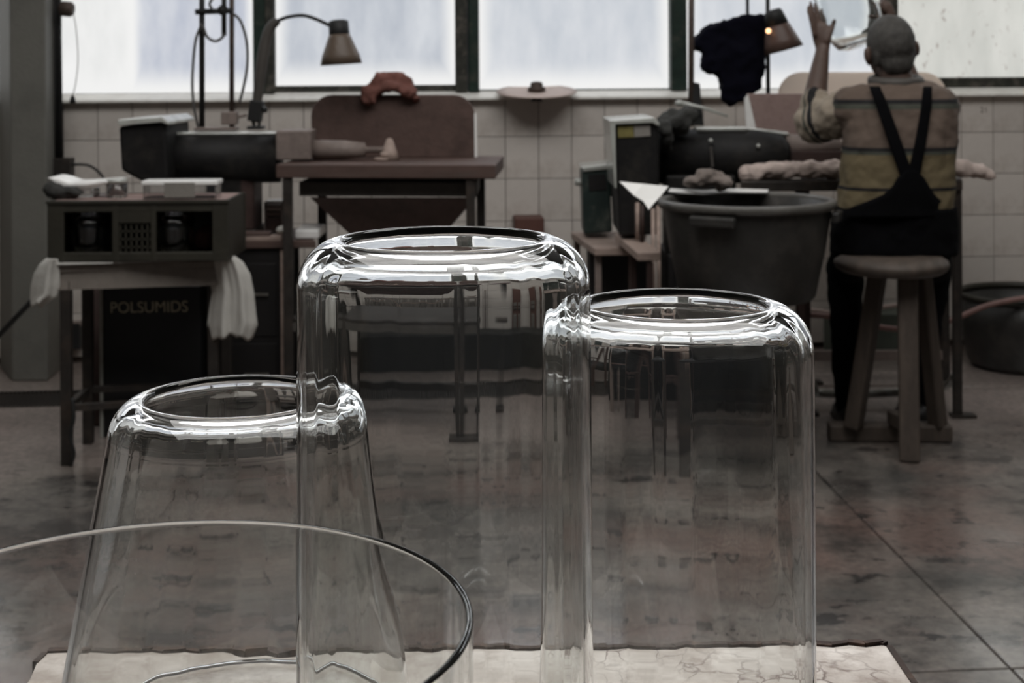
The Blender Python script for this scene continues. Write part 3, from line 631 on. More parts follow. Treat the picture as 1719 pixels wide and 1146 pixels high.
# low black cabinet with boards on it (behind, between crate table and bench)
Dk = 5.30; zt = Z(430, 405, Dk); zcab = zt
ck = thing('low_cabinet', 'low black cabinet with a pale edge carrying the left grinding machine', 'cabinet', (X(440, Dk), Dk + .2, 0))
m = MB(); m.box(((X(344, Dk) + X(467, Dk)) / 2, Dk + .23, (zt - .03) / 2), (X(467, Dk) - X(344, Dk), .42, zt - .03)); obj('body', m, MT['cabinet'], ck, bevel=.003)
m = MB(); m.box((X(474, Dk), Dk + .03, (zt - .03) / 2), (X(480, Dk) - X(469, Dk), .03, zt - .03)); obj('corner_post', m, MT['woodpale'], ck)
m = MB(); m.prism([(X(a, d), d) for a, d in [(340, 5.305), (530, 5.305), (512, 5.55), (504, 5.74), (352, 5.74)]], zt - .027, zt); obj('top', m, MT['bench'], ck, bevel=.003)
m = MB(); m.box((X(496, Dk + .42), Dk + .42, (zt - .03) / 2), (.024, .024, zt - .03)); obj('corner_post', m, MT['darksteel'], ck)
for f_ in (.72, .30):
    m = MB(); m.box(((X(350, Dk) + X(462, Dk)) / 2, Dk + .017, zt * f_ - .02), (X(462, Dk) - X(350, Dk), .006, zt * .38)); dr = obj('drawer', m, MT['cabinet'], ck, bevel=.002)
    m = MB(); m.box((X(428, Dk), Dk + .009, zt * f_), (.09, .008, .01)); obj('handle', m, MT['steel'], dr)
z_ = zt
for i, (a, b, h, mt, lb) in enumerate([(392, 470, .016, 'woodpale', 'pale board lying lowest on the front of the low black cabinet'), (398, 450, .012, 'bench', 'dark board on the pale one on the low black cabinet')]):
    m = MB(); m.box(((X(a, Dk) + X(b, Dk)) / 2, Dk + .052, z_ + h / 2 + .0005), (X(b, Dk) - X(a, Dk), .08, h), rz=.06 * i); tag(obj('board', m, MT[mt], bevel=.002), lb, 'board'); z_ += h + .001
m = MB(); m.box((X(512, Dk), Dk + .14, zt + .02), (X(532, Dk) - X(491, Dk), .2, .036)); tag(obj('parcel', m, MT['whitesheet'], bevel=.008), 'pale flat parcel on the cabinet end behind the bench leg', 'parcel')
Dy = 5.58; rk = thing('tray_stack', 'stack of thin wooden trays beside the left grinding machine', 'tray', (X(457, Dy), Dy, zt))
for i, (y0, y1, mt) in enumerate([(336, 343, 'whitesheet'), (346, 352, 'woodpale'), (355, 361, 'bench'), (364, 386, 'brownpaint')]):
    za, zb_ = Z(457, y1, Dy), Z(457, y0, Dy); m = MB(); m.box(((X(447, Dy) + X(475, Dy)) / 2, Dy + .02, (za + zb_) / 2), (X(475, Dy) - X(447, Dy), .1, zb_ - za)); obj('tray', m, MT[mt], rk, bevel=.002)
for px in (447, 475):
    m = MB(); m.box((X(px, Dy), Dy + .02, (zt + Z(455, 338, Dy)) / 2), (.010, .1, Z(455, 338, Dy) - zt)); obj('upright', m, MT['sleeve'], rk)
m = MB(); m.ball((X(472, Dk), Dk + .06, zt + .036), (.034, .03, .018), 12); tag(obj('rag', m, MT['cloth'], subd=1, rough=(.03, .012)), 'small white rag on the pale board of the low cabinet', 'rag')

# ------------------------------------------------------------------ left grinding machine on its pedestal
Dm = 5.46
gm = thing('grinding_machine', 'black grinding machine with a long barrel behind the olive crate', 'machine', (X(360, Dm), Dm + .1, 0))
m = MB(); a, b = X(199, 5.6), X(278, 5.6); zt, zb = Z(240, 207, 5.6), Z(240, 296, 5.6)
m.face_prism([P(199, 212, 5.26), P(278, 206, 5.26), P(283, 302, 5.26), P(240, 306, 5.26), P(203, 286, 5.26)], (0, .38, 0)); obj('motor_housing', m, MT['black'], gm, bevel=.012)
m = MB(); m.face_prism([P(197, 201, 5.24), P(271, 196, 5.24), P(284, 205, 5.24), P(284, 210, 5.24), P(270, 205, 5.24), P(198, 211, 5.24)], (0, .42, 0)); obj('cover_plate', m, MT['palesteel'], gm, bevel=.004)
ax = Z(380, 265, Dm); r = 42 / F * Dm
m = MB(); m.lathe([(.001, 0), (r * .9, 0), (r, .02), (r, X(470, Dm) - X(286, Dm)), (.001, X(470, Dm) - X(286, Dm))], (X(286, Dm), Dm, ax), 36, axis=(1, 0, 0)); obj('barrel', m, MT['black'], gm)
m = MB(); m.box(((X(286, Dm) + X(470, Dm)) / 2, Dm + .01, ax + r - .001), (X(468, Dm) - X(290, Dm), .09, .012)); obj('top_rail', m, MT['palesteel'], gm, bevel=.006)
m = MB(); m.box(((X(470, Dm) + X(528, Dm)) / 2, Dm - .02, (Z(500, 217, Dm) + Z(500, 266, Dm)) / 2), (X(528, Dm) - X(470, Dm), .15, Z(500, 217, Dm) - Z(500, 266, Dm))); obj('collar', m, MT['sleeve'], gm, bevel=.006)
zn = Z(560, 251, Dm)
m = MB(); L1 = X(614, Dm) - X(528, Dm); m.lathe([(.001, 0), (.039, 0), (.036, L1 * .6), (.028, L1), (.012, L1 + .004), (.012, L1 + .09), (.001, L1 + .09)], (X(528, Dm), Dm - .02, zn), 24, axis=(1, 0, 0)); obj('spindle', m, MT['sleeve'], gm)
m = MB(); m.lathe([(.001, 0), (.04, 0), (.03, .03), (.012, .08), (.001, .085)], (X(655, Dm), Dm - .02, Z(655, 268, Dm)), 20); obj('chuck', m, MT['woodpale'], gm)
m = MB(); m.prism([(X(350, Dm), Dm - .055), (X(410, Dm), Dm - .055), (X(428, Dm), Dm + .16), (X(350, Dm), Dm + .2)], zcab + .03, Z(370, 292, Dm)); obj('pedestal', m, MT['black'], gm, bevel=.01)
m = MB(); m.prism([(X(408, Dm), Dm - .055), (X(429, Dm), Dm - .04), (X(430, Dm), Dm + .14), (X(408, Dm), Dm + .14)], zcab + .03, Z(420, 292, Dm)); obj('side_cover', m, MT['brownpaint'], gm, bevel=.006)
m = MB(); m.box(((X(348, Dm) + X(430, Dm)) / 2, Dm + .08, zcab + .0155), (X(430, Dm) - X(348, Dm), .27, .03)); obj('foot_plate', m, MT['darksteel'], gm, bevel=.004)

# ------------------------------------------------------------------ left workbench with splash board
bp_ = [(463, 5.24), (832, 5.14), (846, 5.68), (512, 5.72)]
wb = thing('workbench', 'dusty brown workbench with a tapered catch trough, left of the bare wall', 'workbench', (X(650, 5.45), 5.45, 0))
zt = Z(650, 276, 5.2)
m = MB(); m.prism([(X(a, d), d) for a, d in bp_], zt - .05, zt); obj('bench_top', m, MT['bench'], wb, bevel=.004)
m = MB(); m.prism([(X(a, d), d) for a, d in [(502, 5.3), (800, 5.22), (806, 5.6), (530, 5.66)]], Z(650, 330, 5.25), Z(650, 306, 5.25)); obj('drawer_rail', m, MT['benchgrey'], wb, bevel=.003)
m = MB(); tp = [(520, 5.34), (797, 5.26), (800, 5.6), (540, 5.66)]; bt = [(600, 5.42), (735, 5.40), (735, 5.52), (606, 5.54)]
m.add([P(a, 331, d) for a, d in tp] + [P(a, 405, d) for a, d in bt], [(0, 1, 2, 3), (7, 6, 5, 4), (0, 4, 5, 1), (1, 5, 6, 2), (2, 6, 7, 3), (3, 7, 4, 0)]); obj('catch_trough', m, MT['redboard'], wb)
lg = [(483, 5.26), (790, 5.18), (807, 5.62), (541, 5.7)]
for a, d in lg:
    m = MB(); x = X(a, d); m.box((x, d, (zt - .05) / 2), (.034, .034, zt - .05)); obj('leg', m, MT['darksteel'], wb, bevel=.003)
    m = MB(); m.box((x - .03, d, .008), (.11, .07, .016)); obj('foot_plate', m, MT['darksteel'], wb, bevel=.003)
for z, prs in ((.40, ((0, 1), (1, 2), (2, 3), (3, 0))), (.09, ((3, 2), (1, 2), (0, 3)))):
    for i, j in prs:
        m = MB(); m.bar((X(lg[i][0], lg[i][1]), lg[i][1], z), (X(lg[j][0], lg[j][1]), lg[j][1], z), .022, .03); obj('rail', m, MT['benchgrey'], wb)
m = MB(); m.prism([(X(a, d), d) for a, d in lg], .415, .43); obj('shelf', m, MT['darksteel'], wb)
for k, (a, b) in enumerate([((608, 436, 5.5), (690, 505, 5.5)), ((770, 420, 5.5), (660, 500, 5.5))]):
    m = MB(); m.bar(P(*a), P(*b), .008, .012); obj('wire_brace', m, MT['woodpale'], wb)
# things on the workbench
def rounded(px0, py0, px1, py1, r, D, n=6):
    pts = []
    for i in range(n + 1): a = math.pi - math.pi / 2 * i / n; pts.append((px0 + r + r * math.cos(a), py0 + r - r * math.sin(a)))
    for i in range(n + 1): a = math.pi / 2 - math.pi / 2 * i / n; pts.append((px1 - r + r * math.cos(a), py0 + r - r * math.sin(a)))
    pts += [(px1 + 2, py1), (px0 + 2, py1)]
    return [P(a, b, D) for a, b in pts]
Ds = 5.6; ybt = HY + 1 + (H - zt) * F / Ds
m = MB(); m.face_prism(rounded(522, 159, 797, ybt, 36, Ds), (0, .018, 0))
sb = tag(obj('splash_board', m, MT['redboard'], bevel=.004), 'red brown splash board with rounded top corners on the left workbench', 'board')
m = MB(); m.face_prism([P(796, 190, Ds - .002), P(800, 190, Ds - .002), P(801, ybt, Ds - .002), P(797, ybt, Ds - .002)], (0, .02, 0)); obj('edge_trim', m, MT['whitesheet'], sb)
m = MB(); m.tube(smooth_path([P(616, 176, 5.57), P(620, 152, 5.59), P(640, 139, 5.61), P(662, 137, 5.62), P(684, 146, 5.61), P(699, 170, 5.58)], 4), [.018, .03, .034, .034, .03, .018][0:1] * 0 or [.02 + .014 * math.sin(math.pi * i / 20) for i in range(21)], 12)
m.tube(smooth_path([P(622, 172, 5.565), P(640, 152, 5.575), P(668, 146, 5.575), P(692, 160, 5.565)], 4), .02, 10)
tag(obj('rag', m, MT['ragred'], remesh=.008, smooth=2, rough=(.05, .055)), 'crumpled red rag hung over the top of the red brown splash board', 'rag')
m = MB(); m.lathe([(.001, 0), (.03, 0), (.03, .012), (.001, .012)], (X(640, 5.4), 5.42, zt), 20); m.lathe([(.001, .0), (.02, 0), (.018, .02), (.001, .022)], (X(646, 5.4), 5.42, zt + .012), 16)
tag(obj('grinding_stone', m, MT['woodpale']), 'small pale round grinding stone on the left workbench top', 'stone')

# radiator, trough and locker along the wall behind
rd = thing('radiator', 'old ribbed wall radiator behind the left workbench', 'radiator', W2(WL(695, 500)[0], -.12, .1))
sa, sb_ = WL(585, 480, -.12)[0], WL(795, 480, -.12)[0]; z0, z1 = .17, .50
nr = 12
for i in range(nr):
    s_ = sa + (sb_ - sa) * (i + .5) / nr; m = MB()
    c_ = W2(s_, -.12, 0); m.capsule([(c_.x, c_.y, z0 + .03), (c_.x, c_.y, z1 - .03)], [.019, .019], 10); obj('rib', m, MT['radiator'], rd)
m = MB(); m.tube([W2(sa - .1, -.12, z0 + .02), W2(sb_ + .08, -.12, z0 + .02)], .014, 10); m.tube([W2(sa, -.12, z1 - .03), W2(sb_, -.12, z1 - .03)], .014, 10)
for s_ in (sa + .05, sb_ - .05): m.tube([W2(s_, -.12, z0 + .02), W2(s_, -.12, .0)], .012, 8)
obj('pipe', m, MT['radiator'], rd)
m = MB(); a, b = WL(545, 600, -.3)[0], WL(985, 600, -.3)[0]
pts = [W2(a, -.34, 0), W2(b, -.34, 0), W2(b, -.2, 0), W2(a, -.2, 0)]; m.prism([(p.x, p.y) for p in pts], 0, .16)
tag(obj('plinth_box', m, MT['darkduct'], bevel=.004), 'long low dark metal duct on the floor along the wall behind the bench', 'duct')
lk = thing('locker', 'narrow red brown locker with two pale panels against the tiled wall', 'locker', W2(WL(888, 500)[0], -.1, 0))
a, b = WL(864, 500, -.12)[0], WL(913, 500, -.12)[0]; zt2 = Z(888, 364, DW(888, -.12))
m = MB(); pts = [W2(a, -.165, 0), W2(b, -.165, 0), W2(b, -.012, 0), W2(a, -.012, 0)]; m.prism([(p.x, p.y) for p in pts], 0, zt2); obj('body', m, MT['boxbrown'], lk, bevel=.006)
for y0, y1 in ((480, 505), (515, 545)):
    m = MB(); z0_, z1_ = Z(888, y1, DW(888)), Z(888, y0, DW(888)); c_ = W2((a + b) / 2, -.17, (z0_ + z1_) / 2); m.box(c_, (.09, .014, z1_ - z0_), rz=TH); obj('panel', m, MT['radiator'], lk, bevel=.004)

# ------------------------------------------------------------------ desk lamp, hose stand, cord, pipe on the left
Dl = 5.46
dl = thing('desk_lamp', 'desk lamp with a beige cone shade on a long curved arm before the window', 'lamp', P(428, 214, Dl))
m = MB(); m.tube(smooth_path([P(428, 205, Dl), P(434, 150, Dl), P(442, 90, Dl), P(452, 50, Dl), P(466, 34, Dl)], 5), [.016 + .006 * math.sin(math.pi * i / 20) for i in range(21)], 10); obj('lower_arm', m, MT['benchgrey'], dl)
m = MB(); m.tube(smooth_path([P(460, 38, Dl), P(482, 29, Dl), P(508, 26, Dl), P(530, 32, Dl), P(556, 44, Dl)], 5), .007, 8); obj('gooseneck', m, MT['rubber'], dl)
apx = P(568, 33, Dl); axis = (P(573, 108, Dl) - apx); Lh = axis.length; axis.normalize()
m = MB(); m.lathe([(.001, 0), (.022, 0), (.038, .006), (.041, Lh * .5), (.036, Lh * .5), (.001, Lh * .45)], apx, 28, axis=axis); obj('socket', m, MT['rubber'], dl)
m = MB(); m.lathe([(.038, Lh * .30), (.046, Lh * .42), (.058, Lh * .6), (.072, Lh * .8), (.080, Lh), (.077, Lh), (.069, Lh * .8), (.055, Lh * .6), (.042, Lh * .42), (.034, Lh * .30)], apx, 36, axis=axis, closed=True); obj('lamp_shade', m, MT['lampbeige'], dl)
m = MB(); m.ball(apx + axis * Lh * .72, (.028, .028, .034), 12); obj('bulb', m, MT['palesteel'], dl)
m = MB(); m.box(P(430, 186, Dl), (.05, .06, .08), ry=.15); m.bar(P(436, 178, Dl), P(446, 186, Dl - .03), .02); m.bar(P(424, 200, Dl), P(427, 212, Dl), .012); m.bar(P(436, 200, Dl), P(434, 216, Dl), .012); m.box((P(430, 214, Dl)), (.06, .08, .012)); obj('clamp', m, MT['rubber'], dl, bevel=.004)

hs = thing('hose_stand', 'stand of two vertical rods with looped rubber hoses before the left window', 'stand', P(364, 216, 5.46))
for px, r_, mt in ((339, .011, 'rubber'), (389, .010, 'rust')):
    m = MB(); m.tube([P(px, 217, 5.46), P(px, -140, 5.46)], r_, 10); obj('rod', m, MT[mt], hs)
m = MB(); m.tube([P(328, 20, 5.45), P(390, 18, 5.45)], .011, 10); m.ball(P(374, 17, 5.45), .022, 10); m.tube([P(376, -40, 5.44), P(376, 60, 5.44)], .010, 10); obj('cross_arm', m, MT['rubber'], hs)
m = MB(); m.box((P(386, 198, 5.46)), (.06, .05, .05)); m.bar(P(392, 198, 5.46), P(414, 193, 5.46), .012); m.box(P(364, 216, 5.46), (.16, .08, .012)); obj('clamp', m, MT['sleeve'], hs, bevel=.004)
for pts in ([(339, 40), (328, 70), (323, 130), (325, 175), (333, 215)], [(341, 44), (348, 62), (362, 69), (374, 62), (376, 55)], [(390, 22), (404, 36), (414, 70), (415, 110), (408, 150), (402, 172)], [(356, 14), (352, 6), (362, -10)]):
    m = MB(); m.tube(smooth_path([P(a, b, 5.43) for a, b in pts], 6), .0055, 8); obj('hose', m, MT['hose'], hs)

cd = thing('pull_cord', 'thin pull cord with a brown knob hanging beside the grey pillar', 'cord', P(122, 172, 6.3))
m = MB(); m.lathe([(.001, 0), (.02, 0), (.034, .012), (.034, .05), (.024, .062), (.001, .062)], P(100, 14, 6.3), 20, axis=(1, 0, -.1)); obj('holder', m, MT['rust'], cd)
m = MB(); m.tube(smooth_path([P(122, 16, 6.3), P(128, 50, 6.3), P(131, 100, 6.3), P(127, 140, 6.3), P(122, 160, 6.3)], 5), .0022, 6); obj('string', m, MT['palesteel'], cd)
m = MB(); m.lathe([(.001, 0), (.014, 0), (.012, .016), (.006, .034), (.001, .036)], P(122, 173, 6.3), 14); obj('plug', m, MT['rubber'], cd)
cp = thing('conduit_pipe', 'dark conduit pipe with a junction box running down beside the grey pillar', 'pipe', P(98, 296, 6.33))
m = MB(); m.tube([P(93, -300, 6.36), P(93, 150, 6.36), P(97, 268, 6.36)], .013, 10); m.tube([P(98, -300, 6.35), P(99, 60, 6.35), P(102, 268, 6.35)], .012, 10); obj('pipe', m, MT['rubber'], cp)
m = MB(); m.box(P(103, 281, 6.36), (.1, .07, .085)); obj('junction_box', m, MT['darksteel'], cp, bevel=.004)
m = MB(); m.tube(smooth_path([P(122, 276, 6.36), P(150, 278, 6.4), P(172, 296, 6.4), P(190, 330, 6.4)], 5), .006, 8); obj('cable', m, MT['rubber'], cp)
m = MB(); m.lathe([(.001, 0), (.04, 0), (.04, .05), (.034, .056), (.001, .056)], P(187, 296, 6.0), 20)
wbx = thing('wall_socket_box', 'small black socket box on the tiled wall low behind the crate table legs', 'socket box', W2(WL(127, 560)[0], -.03, WL(127, 583)[1]))
m = MB(); c_ = W2(WL(127, 560)[0], -.04, WL(127, 560)[1]); m.box(c_, (.07, .06, .12), rz=TH); obj('body', m, MT['rubber'], wbx, bevel=.004)
m = MB(); c_ = W2(WL(127, 560)[0], -.035, WL(127, 540)[1]); m.box(c_, (.08, .065, .014), rz=TH); obj('lid', m, MT['sleeve'], wbx)
m = MB(); m.box((X(93, 6.42), 6.42, Z(93, 537, 6.42)), (.05, .03, .12)); 
# polishing disc on the sill
pd = thing('polishing_disc', 'pale polishing disc with a brown hub lying on the window sill', 'disc', W2(WL(899, 160)[0], -.02, Z_SILL))
c_ = W2(WL(899, 160)[0], -.06, Z(899, 156, 6.66)); 
m = MB(); m.lathe([(.001, -.012), (.05, -.014), (.13, -.004), (.188, .006), (.19, .009), (.13, .006), (.001, .008)], c_, 48, axis=(0, -.15, 1)); obj('disc', m, MT['disc'], pd)
m = MB(); m.lathe([(.001, .008), (.042, .008), (.042, .024), (.03, .03), (.03, .042), (.022, .052), (.001, .054)], c_, 24); obj('hub', m, MT['rust'], pd)
m = MB(); m.lathe([(.001, -.04), (.026, -.04), (.026, -.012), (.001, -.012)], c_, 20); obj('spindle_end', m, MT['rubber'], pd)

# ------------------------------------------------------------------ right side: second machine, low table, tub on its stand
Dn = 5.7
g2 = thing('grinding_machine', 'black grinding machine with a yellow label and grey rag, left of the seated man', 'machine', (X(1200, Dn), Dn + .1, 0))
m = MB(); m.face_prism([P(1030, 208, 5.45), P(1096, 206, 5.45), P(1106, 214, 5.45), P(1108, 394, 5.45), P(1040, 396, 5.45)], (0, .36, 0)); obj('motor_housing', m, MT['black'], g2, bevel=.01)
m = MB(); m.face_prism([P(1023, 202, 5.43), P(1098, 197, 5.43), P(1107, 206, 5.43), P(1107, 212, 5.43), P(1096, 206, 5.43), P(1033, 209, 5.43), P(1035, 316, 5.43), P(1032, 316, 5.43)], (0, .40, 0)); obj('cover_plate', m, MT['palesteel'], g2, bevel=.003)
m = MB(); m.face_prism([P(1037, 212, 5.445), P(1063, 211, 5.445), P(1064, 230, 5.445), P(1038, 231, 5.445)], (0, .004, 0)); obj('label_sticker', m, MT['yellow'], g2)
m = MB(); m.face_prism([P(1064, 211, 5.445), P(1091, 210, 5.445), P(1092, 228, 5.445), P(1065, 230, 5.445)], (0, .004, 0)); obj('label_sticker', m, MT['greylabel'], g2)
ax = Z(1200, 262, Dn); r = 46 / F * Dn; L2 = X(1310, Dn) - X(1106, Dn)
m = MB(); m.lathe([(.001, 0), (r, 0), (r, L2 * .8), (r * .86, L2), (r * .6, L2 + .03), (.001, L2 + .03)], (X(1106, Dn), Dn, ax), 36, axis=(1, 0, 0)); obj('barrel', m, MT['black'], g2)
m = MB(); m.bar((X(1166, Dn), Dn, ax + r), (X(1252, Dn), Dn, ax + r), .09, .016); m.bar((X(1252, Dn), Dn, ax + r), (X(1322, Dn), Dn, ax + r - .022), .07, .014); obj('top_rail', m, MT['palesteel'], g2, bevel=.005)
m = MB(); m.lathe([(.001, 0), (.045, 0), (.04, .12), (.03, .22), (.001, .23)], (X(1318, Dn), Dn, Z(1340, 243, Dn)), 24, axis=(1, 0, 0)); obj('spindle', m, MT['sleeve'], g2)
m = MB(); m.box((X(1360, Dn), Dn + .02, Z(1360, 266, Dn)), (.25, .14, .07)); obj('tool_rest', m, MT['brownpaint'], g2, bevel=.006)
for q_ in ((1193, 236), (1273, 245)): m = MB(); m.ball(P(*q_, 5.585), .009, 10); obj('bolt', m, MT['palesteel'], g2)
m = MB(); m.bar(P(1193, 246, 5.585), P(1196, 280, 5.585), .014, .01); obj('lever', m, MT['benchgrey'], g2)
m = MB(); m.prism([(X(1112, Dn), Dn - .12), (X(1226, Dn), Dn - .14), (X(1232, Dn), Dn + .2), (X(1120, Dn), Dn + .2)], 0, Z(1170, 290, Dn)); obj('pedestal', m, MT['black'], g2, bevel=.01)
m = MB(); m.box(((X(1120, 5.55) + X(1322, 5.55)) / 2, 5.73, .33), (X(1322, 5.55) - X(1120, 5.55), .36, .58)); obj('cabinet_base', m, MT['cabinet'], g2, bevel=.006)
for q_ in (1172, 1268): m = MB(); m.box((X(q_, 5.55), 5.545, .33), (.19, .012, .48)); obj('cabinet_door', m, MT['board'], g2, bevel=.003)
m = MB(); m.box((X(1178, Dn), Dn + .03, .02), (.27, .36, .04)); obj('foot_plate', m, MT['darksteel'], g2, bevel=.004)
tm = thing('electric_motor', 'teal electric motor with a pale cap standing beside the right grinding machine', 'motor', (X(1008, 5.75), 5.8, .66))
zt3 = .665
m = MB(); m.face_prism([P(976, 286, 5.86), P(1024, 282, 5.86), P(1028, 390, 5.86), P(980, 394, 5.86)], (0, .2, 0)); obj('body', m, MT['teal'], tm, bevel=.01)
m = MB(); m.face_prism([P(974, 280, 5.85), P(1030, 274, 5.85), P(1030, 281, 5.85), P(1022, 284, 5.85), P(980, 288, 5.85)], (0, .24, 0)); obj('cap', m, MT['palesteel'], tm, bevel=.004)
m = MB(); m.face_prism([P(1022, 282, 5.86), P(1031, 279, 5.86), P(1034, 325, 5.86), P(1026, 330, 5.86)], (0, .2, 0)); obj('side_fin', m, MT['teal'], tm)
m = MB(); m.face_prism([P(987, 293, 5.855), P(1016, 292, 5.855), P(1019, 318, 5.855), P(989, 320, 5.855)], (0, .004, 0)); obj('dark_panel', m, MT['cabinet'], tm)
m = MB(); m.lathe([(.001, 0), (.016, 0), (.016, .03), (.001, .034)], P(978, 306, 5.9), 16, axis=(-1, 0, .1)); obj('knob', m, MT['palesteel'], tm)
lt_ = thing('low_table', 'low wooden table with a pale worn edge under the teal motor', 'table', (X(1020, 5.8), 5.8, 0))
cz = .648; cn = [(958, 6.1), (997, 5.55), (1058, 5.55), (1085, 6.1)]
m = MB(); m.prism([(X(a, d), d) for a, d in cn], cz - .03, cz); obj('top', m, MT['woodpale'], lt_, bevel=.004)
for a, d in ((1003, 5.6), (1060, 5.6), (968, 6.05), (1078, 6.05)): m = MB(); m.box((X(a, d), d, (cz - .03) / 2), (.026, .026, cz - .03)); obj('leg', m, MT['sleeve'] if a == 1003 else MT['bench'], lt_, bevel=.002)
m = MB(); m.bar((X(1003, 5.6), 5.6, .3), (X(1060, 5.6), 5.6, .3), .02); m.bar((X(968, 6.05), 6.05, .3), (X(1078, 6.05), 6.05, .3), .02); obj('rail', m, MT['bench'], lt_)
ph = thing('plank_horse', 'small stand with a pale sloping plank beside the black tub', 'stand', (X(1075, 5.4), 5.4, 0))
m = MB(); m.bar(P(1050, 398, 5.6), P(1090, 431, 5.18), .085, .03); obj('plank', m, MT['woodpale'], ph, bevel=.003)
for a, b, d in ((1062, 415, 5.48), (1090, 440, 5.2)): m = MB(); z_ = Z(a, b, d); m.box((X(a, d), d, z_ / 2), (.022, .022, z_)); obj('leg', m, MT['brownpaint'], ph)
m = MB(); m.bar((X(1062, 5.48), 5.48, .2), (X(1090, 5.2), 5.2, .2), .02); obj('rail', m, MT['brownpaint'], ph)
m = MB(); m.box(((X(988, 5.8) + X(1092, 5.8)) / 2, 5.88, .3), (X(1092, 5.8) - X(988, 5.8), .22, .6)); tag(obj('storage_box', m, MT['cabinet'], bevel=.006), 'tall black box standing in the dark under the low wooden table', 'box')
rr_ = thing('rod_rack', 'bundle of thin upright pale rods between the motor and the black tub', 'rods', (X(1085, 5.42), 5.42, 0))
for px, y0, yb in ((1070, 340, 402), (1078, 344, 406), (1096, 350, None), (1105, 345, None)):
    m = MB(); m.tube([P(px, y0, 5.4), P(px, yb, 5.4) if yb else (X(px, 5.4), 5.4, .0)], .008, 8); obj('rod', m, MT['woodpale' if px != 1078 else 'brownpaint'], rr_)

# tub stand and tub
zs = Z(1250, 499, 4.92)
ts = thing('tub_stand', 'dark metal four legged stand carrying the black tub', 'stand', (X(1240, 4.95), 4.95, 0))
tl = [(1097, 4.72), (1290, 4.73), (1343, 5.16), (1140, 5.16)]
for a, d in tl: m = MB(); m.box((X(a, d), d, (zs - .03) / 2), (.028, .028, zs - .03)); obj('leg', m, MT['darksteel'] if d < 5 else MT['brownpaint'], ts, bevel=.002)
m = MB(); m.prism([(X(a, d), d) for a, d in [(1090, 4.70), (1297, 4.71), (1350, 5.18), (1133, 5.18)]], zs - .03, zs); obj('top', m, MT['cabinet'], ts, bevel=.003)
for i, j in ((0, 1), (1, 2), (2, 3), (3, 0)): m = MB(); m.bar((X(tl[i][0], tl[i][1]), tl[i][1], .17), (X(tl[j][0], tl[j][1]), tl[j][1], .17), .018, .022); obj('rail', m, MT['darksteel'], ts)
Dt = 4.92; tb = thing('tub', 'large black rubber tub on a metal stand beside the seated man', 'tub', (X(1253, Dt), Dt, zs))
hT = Z(1253, 334, Dt) - zs; rT = 149 / F * Dt; rB = 113 / F * Dt
m = MB(); m.lathe([(.001, 0), (rB - .012, 0), (rB, .012), (rB + (rT - rB) * .45, hT * .5), (rT - .018, hT - .03), (rT - .018, hT - .012), (rT - .03, hT - .012), (rB - .01, .025), (.001, .02)], (X(1253, Dt), Dt, zs + .001), 56); obj('body', m, MT['tub'], tb)
m = MB(); m.lathe([(rT - .02, hT - .03), (rT - .004, hT - .028), (rT, hT - .016), (rT, hT - .004), (rT - .006, hT), (rT - .026, hT), (rT - .03, hT - .012)], (X(1253, Dt), Dt, zs + .001), 56, closed=True); obj('rim', m, MT['tubrim'], tb)
for a_ in (-2.1, -.35):
    m = MB(); c_ = Vector((X(1253, Dt) + (rT - .0) * math.cos(a_), Dt + (rT - .0) * math.sin(a_), zs + hT - .05)); m.box(c_, (.16 if a_ < -1 else .1, .03, .035), rz=a_ + math.pi / 2); obj('handle', m, MT['tub'], tb, bevel=.008)
# paper and rags on the tub
m = MB(); tri = [P(1040, 305, 4.78), P(1080, 309, 4.78), P(1122, 313, 4.8), P(1108, 330, 4.74), P(1097, 342, 4.72), P(1089, 352, 4.70), P(1080, 338, 4.72), P(1064, 328, 4.75)]
m.add(tri, [list(range(8))]); tag(obj('paper', m, MT['whitesheet'], solid=.003), 'white sheet corner hanging over the left rim of the black tub', 'paper')
m = MB(); zz_ = zs + hT + .004
m.add([(X(1122, 5.05), 5.05, zz_ + .012), (X(1180, 5.08), 5.1, zz_ - .002), (X(1235, 5.1), 5.12, zz_ + .003), (X(1290, 5.1), 5.12, zz_ + .001), (X(1290, 5.2), 5.2, zz_ + .003), (X(1235, 5.2), 5.2, zz_ + .007), (X(1180, 5.2), 5.18, zz_ + .003), (X(1126, 5.1), 5.12, zz_ + .016)], [(0, 1, 6, 7), (1, 2, 5, 6), (2, 3, 4, 5)])
tag(obj('sheet', m, MT['whitesheet'], solid=.004), 'white sheet lying across the back of the black tub rim', 'sheet')
m = MB()
for px, py, rx_ in ((1170, 306, .05), (1200, 303, .055), (1186, 296, .045), (1212, 309, .04)): m.ball(P(px, py - 2, 5.1), (rx_, .05, .024), 12)
tag(obj('rag', m, MT['raggrey'], remesh=.008, smooth=3, rough=(.03, .03)), 'crumpled grey brown rag heaped on the tub sheet', 'rag')
m = MB(); m.ball(P(1132, 205, 5.6), (.065, .07, .05), 14); m.tube(smooth_path([P(1112, 200, 5.55), P(1116, 220, 5.5), P(1122, 250, 5.56)], 4), [.02, .022, .025, .026, .026, .024, .02, .018, .016], 10); m.ball(P(1152, 192, 5.62), (.05, .06, .03), 12)
tag(obj('rag', m, MT['ragdark'], remesh=.008, smooth=2, rough=(.04, .04)), 'dark grey rag draped over the right grinding machine', 'rag')
th_ = thing('tool_holder', 'tall dark upright rod with a clamp standing on the right grinding machine', 'stand', P(1165, 214, 5.75))
m = MB(); m.tube([P(1160, 212, 5.75), P(1161, -100, 5.75)], .012, 10); obj('rod', m, MT['rust'], th_)
